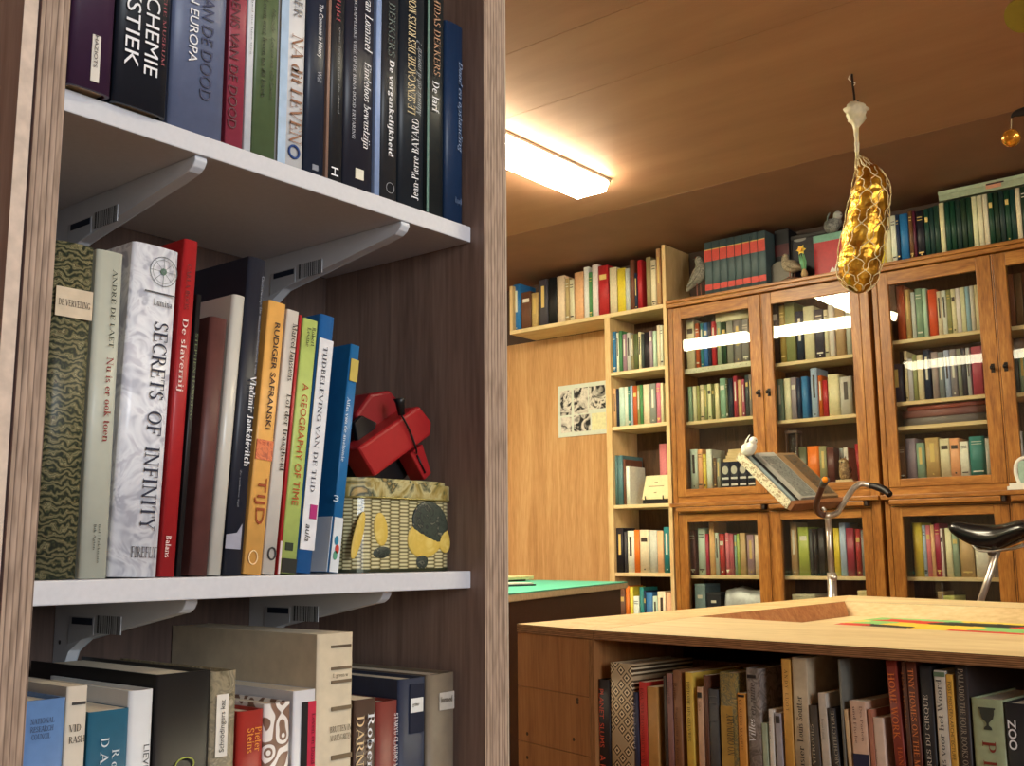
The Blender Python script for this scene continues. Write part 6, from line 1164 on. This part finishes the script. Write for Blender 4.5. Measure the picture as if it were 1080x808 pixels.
# ------------------------------------------------------------------ the green topped table by the wall
zg = -.13 + H
g1, g2, g3 = TP(538, 626, -.13), TP(662, 613.6, -.13), TP(548, 611.3, -.13)
e1 = (g2 - g1).normalized(); gA = g2 - e1 * 1.75; e2 = (g3 - g2).normalized(); gD = g2 + e2 * 1.25; gC = gA + e2 * 1.15
gt = thing('green_table', 'dark table with green top and pale rounded edge below the bare plywood panel', 'table', ((gA.x + gD.x) / 2, (gA.y + gD.y) / 2, 0))
bm = NB(); prism(bm, [gA, g2, gD, gC], zg - .004, zg); obj('green_top', bm, mat((78, 178, 150), .55, mottle=.05, scale=6), gt)
bm = NB(); prism(bm, [gA, g2, gD, gC], zg - .03, zg - .0042); bev(bm, .006, 3); obj('table_board', bm, mat((206, 184, 140), .6, mottle=.1), gt)
bm = NB(); n2 = Vector((-e1.y, e1.x))
prism(bm, [gA + e1 * .05 + n2 * .03, g2 - e1 * .02 + n2 * .03, g2 - e1 * .02 + n2 * .05, gA + e1 * .05 + n2 * .05], 0, zg - .0305); obj('side_panel', bm, mat((62, 38, 28), .5, mottle=.15), gt)
n3 = Vector((e2.y, -e2.x)) * -1
bm = NB(); pa, pb = g2 - e1 * .06 + e2 * .06, gD - e1 * .06 - e2 * .04; prism(bm, [pa, pb, pb - e1 * .02, pa - e1 * .02], 0, zg - .0305); obj('side_panel', bm, mat((62, 38, 28), .5, mottle=.15), gt)
pz = at(2, -.13 + .004, 541, 617.5)
mg = thing('open_magazine', 'open magazine with dark and pale stripes lying on the green table', 'magazine', (pz.x - .1, pz.y, zg + .0004))
bm = NB(); mx_, my_ = pz.x - .16, pz.y
for k, (c_, dz) in enumerate((((40, 44, 46), 0), ((222, 220, 200), .006))):
    bm = NB(); q = [Vector((mx_ - .13 + .012 * k, my_ - .10)), Vector((mx_ + .14 - .012 * k, my_ - .13)), Vector((mx_ + .17 - .012 * k, my_ + .14)), Vector((mx_ - .10 + .012 * k, my_ + .16))]; prism(bm, q, zg + .0004 + dz, zg + .006 + dz); obj('cover' if k == 0 else 'page_block', bm, mat(c_, .5), mg)
pz = at(2, -.075, 536, 607)
q = [TP(520, 609.2, -.105), TP(563, 607.2, -.105)]
bm = NB(); e_ = (q[1] - q[0]).normalized(); q0 = q[1] - e_ * .9; n_ = Vector((-e_.y, e_.x))
bd = thing('drawing_board', 'pale board on a dark box behind the magazine on the green table', 'board', (q0.x, q0.y, zg + .0004))
prism(bm, [q0, q[1], q[1] + n_ * .3, q0 + n_ * .3], -.125 + H + .004, -.105 + H); bev(bm, .002, 1); obj('board', bm, mat((222, 206, 150), .6), bd)
bm = NB(); prism(bm, [q0 + n_ * .03, q[1] - e_ * .03 + n_ * .03, q[1] - e_ * .03 + n_ * .27, q0 + n_ * .27], zg + .0004, -.125 + H + .0038); obj('support', bm, mat((60, 50, 40), .6), bd)

# ------------------------------------------------------------------ the exercise bicycle behind the table
YB = 4.35
def bp(x, y, Y=YB): p = at(1, Y, x, y); return Vector((p.x, Y, p.z + H))
bike = thing('exercise_bicycle', 'old exercise bicycle with chrome handlebar and black saddle behind the plywood table', 'bicycle', (-1.55, YB, 0))
CHR = CHROME
clamp = bp(873, 544)
foot = bp(878, 640); foot.z = .34
bm = NB(); tube(bm, [clamp + Vector((0, 0, .0)), bp(877, 606)], .0125, 12); obj('handlebar_stem', bm, CHR, bike)
bm = NB(); tube(bm, [bp(877, 604), foot], .019, 14); obj('head_tube', bm, CHR, bike)
bm = NB(); q = bp(879, 609); ball(bm, q + Vector((.012, -.022, 0)), .015, seg=12); tube(bm, [q, q + Vector((.012, -.022, 0))], .006, 8); obj('clamp_knob', bm, CHR, bike)
bm = NB(); ball(bm, clamp, .02, 1.1, 1.3, .8, 14); obj('clamp', bm, CHR, bike)
bm = NB(); tube(bm, spline([clamp, bp(864, 541.5, 4.30), bp(861, 533, 4.22), bp(865, 519, 4.13), bp(868.5, 510, 4.08)], 6), .0125, 10); obj('handlebar', bm, mat((112, 78, 66), .3, .5, mottle=.05), bike)  # chrome arm, the brown it reflects is put into its colour
bm = NB(); tube(bm, spline([clamp, bp(882, 541.5, 4.39), bp(888, 533, 4.43), bp(894.5, 523, 4.47), bp(901, 514.5, 4.51), bp(909, 510.5, 4.54), bp(921, 513, 4.54)], 6), .0125, 10); obj('handlebar', bm, CHR, bike)
bm = NB(); loft(bm, spline([bp(918, 512.3, 4.54), bp(926, 514, 4.53), bp(934, 517.5, 4.52), bp(938.5, 522, 4.51)], 4), splineR([.013, .016, .0155, .014], 4), 12, True, (.1, .2, .9)); obj('grip', bm, mat((26, 20, 20), .45, mottle=0), bike)
bm = NB(); a, b_ = bp(867.5, 512, 4.085), bp(871, 505.5, 4.05); loft(bm, [a, a.lerp(b_, .5), b_], [.013, .0155, .015], 12, True, (.1, .2, .9)); o = obj('grip', bm, mat((90, 92, 84), .35, .3, mottle=0), bike)
bm = NB(); d_ = (b_ - a).normalized(); ball(bm, b_ + Vector((0, -.008, -.002)), .0125, 1, .6, 1, 12); obj('amber_reflector', bm, mat((224, 132, 26), .2, mottle=0), o)
# saddle
SD = mat((18, 18, 20), .22, mottle=0, spec=.6)
prof = [(1002, 552.5, 559.5, .014), (1004.5, 551, 562, .022), (1010, 550, 566, .026), (1022, 551.5, 573, .034), (1036, 553, 579, .046), (1050, 553.5, 580, .062), (1062, 552, 576, .080), (1074, 549, 571, .096), (1086, 546.5, 567, .106), (1097, 547, 563, .098), (1105, 549.5, 560.5, .070), (1108.5, 553, 558, .03)]
pp = spline([bp(p[0], (p[1] + p[2]) / 2) for p in prof], 4); r1_ = splineR([p[3] for p in prof], 4); r2_ = splineR([(bp(p[0], p[1]).z - bp(p[0], p[2]).z) / 2 for p in prof], 4)
bm = NB(); loft(bm, pp, [(u_, v_) for u_, v_ in zip(r1_, r2_)], 24, True, (0, 0, 1)); 
for v in bm.verts:
    yy = (v.co.y - YB); 
    if v.co.z < clamp.z: v.co.z -= .12 * abs(yy) ** 1.2 * .5
obj('saddle', bm, SD, bike)
bm = NB()
for s_ in (-.022, .022): tube(bm, spline([bp(1024, 571) + Vector((0, s_ * .4, 0)), bp(1036, 581) + Vector((0, s_, 0)), bp(1066, 579) + Vector((0, s_, 0)), bp(1082, 574) + Vector((0, s_ * 1.8, 0))], 5), .0045, 8)
obj('saddle_rail', bm, CHR, bike)
sp0, sp1 = bp(1053, 577), bp(1035, 632); sp2 = sp0.lerp(sp1, 1.55)
bm = NB(); tube(bm, [sp0 + Vector((.004, 0, .01)), sp2], .0125, 12); obj('seat_post', bm, CHR, bike)
bm = NB(); ball(bm, bp(1047, 583), .017, 1.1, 1.5, .8, 12); obj('seat_clamp', bm, mat((120, 110, 100), .3, .9, mottle=0), bike)
FRM = mat((120, 34, 30), .35, mottle=0)
bb = Vector((-1.62, YB, .32)); q = sp0.lerp(sp1, 1.4)
bm = NB(); tube(bm, [q, bb, foot.lerp(bb, .1), foot + Vector((0, 0, .08))], .022, 12); tube(bm, [q + Vector((.004, 0, .02)), sp0.lerp(sp1, 1.75) ], .021, 12); obj('frame', bm, FRM, bike)
bm = NB(); tube(bm, [bb, Vector((-1.40, YB, .045)), Vector((-1.25, YB, .045))], .02, 10); tube(bm, [foot, Vector((-1.98, YB, .045))], .02, 10); obj('frame_leg', bm, FRM, bike)
for x in (-1.25, -1.98):
    bm = NB(); tube(bm, [(x, YB - .24, .0255), (x, YB + .24, .0255)], .024, 12); o = obj('floor_bar', bm, FRM, bike)
    for s_ in (-1, 1): bm = NB(); tube(bm, [(x, YB + s_ * .238, .0262), (x, YB + s_ * .27, .0262)], .026, 12); obj('rubber_cap', bm, BLACK, o)
fw_ = Vector((-1.92, YB, .30))
bm = NB(); tube(bm, [fw_ + Vector((.2 * math.cos(k * PI / 16), 0, .2 * math.sin(k * PI / 16))) for k in range(32)], .02, 10, True); tube(bm, [fw_ + Vector((0, -.04, 0)), fw_ + Vector((0, .04, 0))], .025, 12)
for k in range(6): tube(bm, [fw_, fw_ + Vector((.19 * math.cos(k * PI / 3), 0, .19 * math.sin(k * PI / 3)))], .008, 6)
obj('flywheel', bm, mat((70, 70, 74), .35, .8, mottle=0), bike)
bm = NB(); tube(bm, [foot + Vector((0, -.05, -.01)), fw_ + Vector((0, -.05, 0))], .012, 8); tube(bm, [foot + Vector((0, .05, -.01)), fw_ + Vector((0, .05, 0))], .012, 8); tube(bm, [foot + Vector((0, -.055, -.01)), foot + Vector((0, .055, -.01))], .014, 8); obj('fork', bm, CHR, bike)
for s_ in (-1, 1):
    e = bb + Vector((s_ * .11, s_ * .07, s_ * -.13)); bm = NB(); tube(bm, [bb, bb + Vector((0, s_ * .07, 0)), e], .010, 8); o = obj('crank', bm, CHR, bike)
    bm = NB(); box(bm, e.x - .045, e.x + .045, e.y + (0 if s_ > 0 else -.09), e.y + (.09 if s_ > 0 else 0), e.z - .012, e.z + .012); bev(bm, .004); obj('pedal', bm, BLACK, o)

# book rest on the handlebar, with an open book and a little white bird
a0, b0 = bp(780.5, 480, 4.18), bp(833, 532, 4.18); a1, b1 = bp(829, 480, 4.47), bp(888, 528, 4.47)
ex = (b0 - a0).normalized(); ey = (b1 - b0).normalized(); en = ex.cross(ey).normalized()
if en.z < 0: en = -en
Ls, Lt = (b0 - a0).length, (b1 - b0).length
def R3(s, t, n=0): return a0 + ex * (s * Ls) + ey * (t * Lt) + en * n
rs = thing('book_rest', 'sloping wooden book rest with patterned cream edge on the handlebar', 'book rest', b0.lerp(b1, .5))
def bslab(name, st, n0, n1, m, parent, bv=0):
    bm = NB(); slab(bm, [R3(s, t, n0) for s, t in st], en, n1 - n0)
    if bv: bmesh.ops.recalc_face_normals(bm, faces=list(bm.faces)); bev(bm, bv, 2)
    return obj(name, bm, m, parent)
bslab('board', [(0, .03), (1, .03), (1, 1), (0, 1)], -.014, 0, mat((150, 104, 66), .5, mottle=.1), rs, .002)
ORN = mat_blotch('ornament_edge', [(90, 78, 54), (226, 218, 186), (232, 226, 196), (150, 120, 84), (226, 218, 190)], 70, .6)
bslab('patterned_edge', [(-.01, -.03), (1.01, -.03), (1.01, .028), (-.01, .028)], -.024, .012, ORN, rs, .002)
bslab('lip', [(1.0, -.02), (1.07, -.02), (1.07, 1), (1.0, 1)], -.02, .022, mat((138, 90, 56), .5, mottle=.1), rs, .002)
pc = R3(.85, .62, -.015)
bm = NB(); tube(bm, [pc, clamp + Vector((-.01, 0, .02))], .008, 8); tube(bm, [R3(.85, .3, -.019), R3(.85, .9, -.019)], .006, 8); obj('clamp_arm', bm, CHR, rs)
ob = thing('open_book', 'open grey book with dark covers lying on the book rest', 'book', R3(.5, .5, .001))
bslab('cover', [(.02, .06), (.985, .06), (.985, .98), (.02, .98)], .0005, .004, mat((22, 22, 24), .45), ob)
bslab('page_block', [(.03, .075), (.96, .075), (.96, .13), (.03, .13)], .0042, .010, mat((150, 164, 166), .5, mottle=.1), ob)
bslab('page_block', [(.04, .22), (.96, .22), (.96, .56), (.04, .56)], .0042, .022, mat((170, 168, 158), .6), ob, .002)
bslab('page_picture', [(.12, .25), (.93, .25), (.93, .54), (.12, .54)], .0221, .0228, mat_blotch('grey_engraving', [(84, 88, 84), (140, 142, 134), (110, 112, 106), (166, 164, 152)], 26), ob)
bslab('page_block', [(.05, .60), (.95, .60), (.95, .95), (.05, .95)], .0042, .018, mat((146, 118, 84), .6), ob, .002)
bslab('page_picture', [(.1, .70), (.9, .70), (.9, .92), (.1, .92)], .0181, .0188, mat_blotch('dark_plate', [(60, 54, 48), (110, 90, 66), (80, 80, 78)], 26), ob)
q = R3(.10, .04, .012)
clipbird('bird_figure', 'small white bird figure perched on the top corner of the book rest', (q.x - .002, q.y + .004, q.z + .0405), 1.15, (mat((226, 224, 212), .4, mottle=.03), mat((232, 230, 220), .4, mottle=.03)), ((-.014, 0, .006), (-.006, 0, .03), (.010, 0, .05)), 4.2, .0)

# ------------------------------------------------------------------ the gold ham in its net, hanging from the ceiling
YH = 3.60
def hp_(x, y, dy=0): p = at(1, YH, x, y); return Vector((p.x, YH + dy, p.z + H))
hk = hp_(899, 79); hk.z = ZC
hook = thing('ceiling_hook', 'dark metal hook with white wire, screwed into the ceiling above the gold ham', 'hook', (hk.x, YH, ZC))
bm = NB(); t0 = hp_(899.5, 90); tube(bm, spline([Vector((t0.x - .001, YH, ZC - .001)), t0, hp_(901, 102), hp_(901.5, 108), hp_(903.6, 109.5), hp_(904.5, 106)], 5), .0042, 8); obj('hook', bm, mat((40, 30, 26), .4, .6, mottle=0), hook)
bm = NB(); w0 = hp_(897, 82); tube(bm, spline([Vector((w0.x, YH, ZC - .001)), hp_(895, 83), hp_(898, 86), hp_(902, 88), hp_(899, 92)], 5), .002, 6); obj('wire', bm, mat((226, 216, 196), .5, mottle=0), hook)
ham = thing('gold_ham', 'ham shape in crinkled gold foil hanging in a pale string net from the ceiling', 'ham', (hk.x, YH, hp_(905, 311).z))
GOLD, nt, b, N, L, tc, mp = nodes('gold_foil', .34); b.inputs['Metallic'].default_value = 1
n1 = N('TexNoise'); n1.inputs['Scale'].default_value = 16; n1.inputs['Detail'].default_value = 4; L(tc.outputs['Object'], n1.inputs['Vector'])
r = ramp(N, [(.35, (176, 124, 50)), (.6, (226, 178, 70)), (.75, (236, 200, 104))]); L(n1.outputs['Fac'], r.inputs['Fac']); L(r.outputs['Color'], b.inputs['Base Color'])
vo = N('TexVoronoi'); vo.inputs['Scale'].default_value = 26; vo.distance = 'MANHATTAN'; L(tc.outputs['Object'], vo.inputs['Vector']); bpn = N('Bump'); bpn.inputs['Strength'].default_value = .55; bpn.inputs['Distance'].default_value = .006; L(vo.outputs['Distance'], bpn.inputs['Height']); L(bpn.outputs[0], b.inputs['Normal'])
axis = [(908, 166, 3), (913, 176, 9), (917, 187, 14.5), (918, 200, 18), (916.5, 215, 19.5), (914, 232, 20.5), (911, 250, 21.5), (908.5, 268, 22), (906.5, 282, 21), (906, 294, 18), (907, 303, 12), (908, 308.5, 4)]
mpp = (hp_(930, 240) - hp_(890, 240)).length / 40
ax_ = spline([hp_(x, y) for x, y, _ in axis], 5); rd_ = splineR([r_ * mpp for _, _, r_ in axis], 5)
def noise3(p, s): 
    from mathutils import noise
    return noise.noise(Vector(p) * s)
bm = NB(); rings = loft(bm, ax_, rd_, 36, True, (0, 1, 0))
for rg, c_ in zip(rings, ax_):
    for v in rg:
        d = v.co - c_; v.co = c_ + d * (.97 + .09 * noise3(v.co, 22) + .03 * noise3(v.co, 60))
for f in bm.faces: f.smooth = False
obj('foil_body', bm, GOLD, ham)
NET = mat((222, 206, 160), .6, mottle=.05)
bm = NB(); n_ = len(ax_)
def surf(i, a, k=1.06):
    i0 = max(0, min(n_ - 1, int(i))); i1 = min(n_ - 1, i0 + 1); f_ = i - i0
    c_ = ax_[i0].lerp(ax_[i1], f_); r_ = rd_[i0] * (1 - f_) + rd_[i1] * f_
    return c_ + Vector((math.cos(a), math.sin(a), 0)) * (r_ * k + .002)
for s_ in (-1, 1):
    for k in range(7):
        pts = [surf(1 + (n_ - 3) * t / 44, 2 * PI * k / 7 + s_ * t / 44 * PI * 1.45 + s_ * .12 * math.sin(t * 1.4)) for t in range(45)]
        tube(bm, pts, .0017, 5)
obj('net', bm, NET, ham)
bm = NB()
nk = hp_(904, 163); up_ = hp_(903.5, 130)
for k in range(14):
    a = 2 * PI * k / 14; p = surf(6, a); q = nk + Vector((math.cos(a), math.sin(a), 0)) * .005
    tube(bm, [p, p.lerp(q, .5), q, up_ + Vector((math.cos(a), math.sin(a), 0)) * .006], .0016, 5)
obj('gathered_net', bm, NET, ham)
bm = NB(); bk_ = spline([hp_(904, 165), hp_(903.5, 148), hp_(903, 134), hp_(903, 125), hp_(902.5, 117), hp_(902.5, 110), hp_(903, 107)], 5); rr_k = splineR([.006, .008, .012, .030, .040, .028, .008], 5)
rings = loft(bm, bk_, rr_k, 20, True, (0, 1, 0))
for rg, c_ in zip(rings, bk_):
    for j, v in enumerate(rg): v.co = c_ + (v.co - c_) * (.85 + .5 * noise3(v.co, 45)) * (1 + .14 * (-1) ** j)
obj('net_knot', bm, mat((206, 196, 170), .45, mottle=.1), ham)

# ------------------------------------------------------------------ the mobile at the picture's edge
YM = 3.0
def mp_(x, y): p = at(1, YM, x, y); return Vector((p.x, YM, p.z + H))
mob = thing('hanging_mobile', 'hanging mobile with a golden ball and an olive disc under the ceiling', 'mobile', mp_(1100, 118))
mc_ = (mp_(1076, 145) - mp_(1066, 145)).length
bm = NB(); loft(bm, spline([mp_(1066.5, 124.5), mp_(1070, 120.5), mp_(1078, 118), mp_(1090, 115), mp_(1110, 112)], 5), [(v, v * .25) for v in splineR([.002, .008, .012, .012, .003], 5)], 12, True, (0, 1, 0)); obj('leaf_arm', bm, mat((26, 20, 18), .4, mottle=0), mob)
bm = NB(); ball(bm, mp_(1066.3, 145.5), mc_, seg=24); obj('golden_ball', bm, mat((206, 140, 50), .16, .7, mottle=.05), mob)
bm = NB(); tube(bm, [mp_(1066.8, 124.5), mp_(1066.3, 136)], .0008, 5); obj('string', bm, mat((206, 190, 150), .5, mottle=0), mob)
bm = NB(); c_ = mp_(1077, 16.5); prism(bm, [(c_.x + .042 * math.cos(k * PI / 16), YM + .05 * math.sin(k * PI / 16)) for k in range(32)], c_.z - .004, c_.z + .004)
bmesh.ops.rotate(bm, cent=c_, matrix=Matrix.Rotation(math.radians(-38), 3, 'X'), verts=list(bm.verts)); obj('olive_disc', bm, mat((132, 112, 32), .5, mottle=.05), mob)
bm = NB(); e_ = mp_(1110, 112); tube(bm, [e_, Vector((e_.x, YM, ZC))], .0012, 5); tube(bm, [c_, Vector((c_.x, YM, ZC))], .0012, 5); tube(bm, [mp_(1110, 112), mp_(1122, 116), mp_(1130, 124)], .003, 6); obj('cord', bm, mat((60, 50, 44), .5, mottle=0), mob)
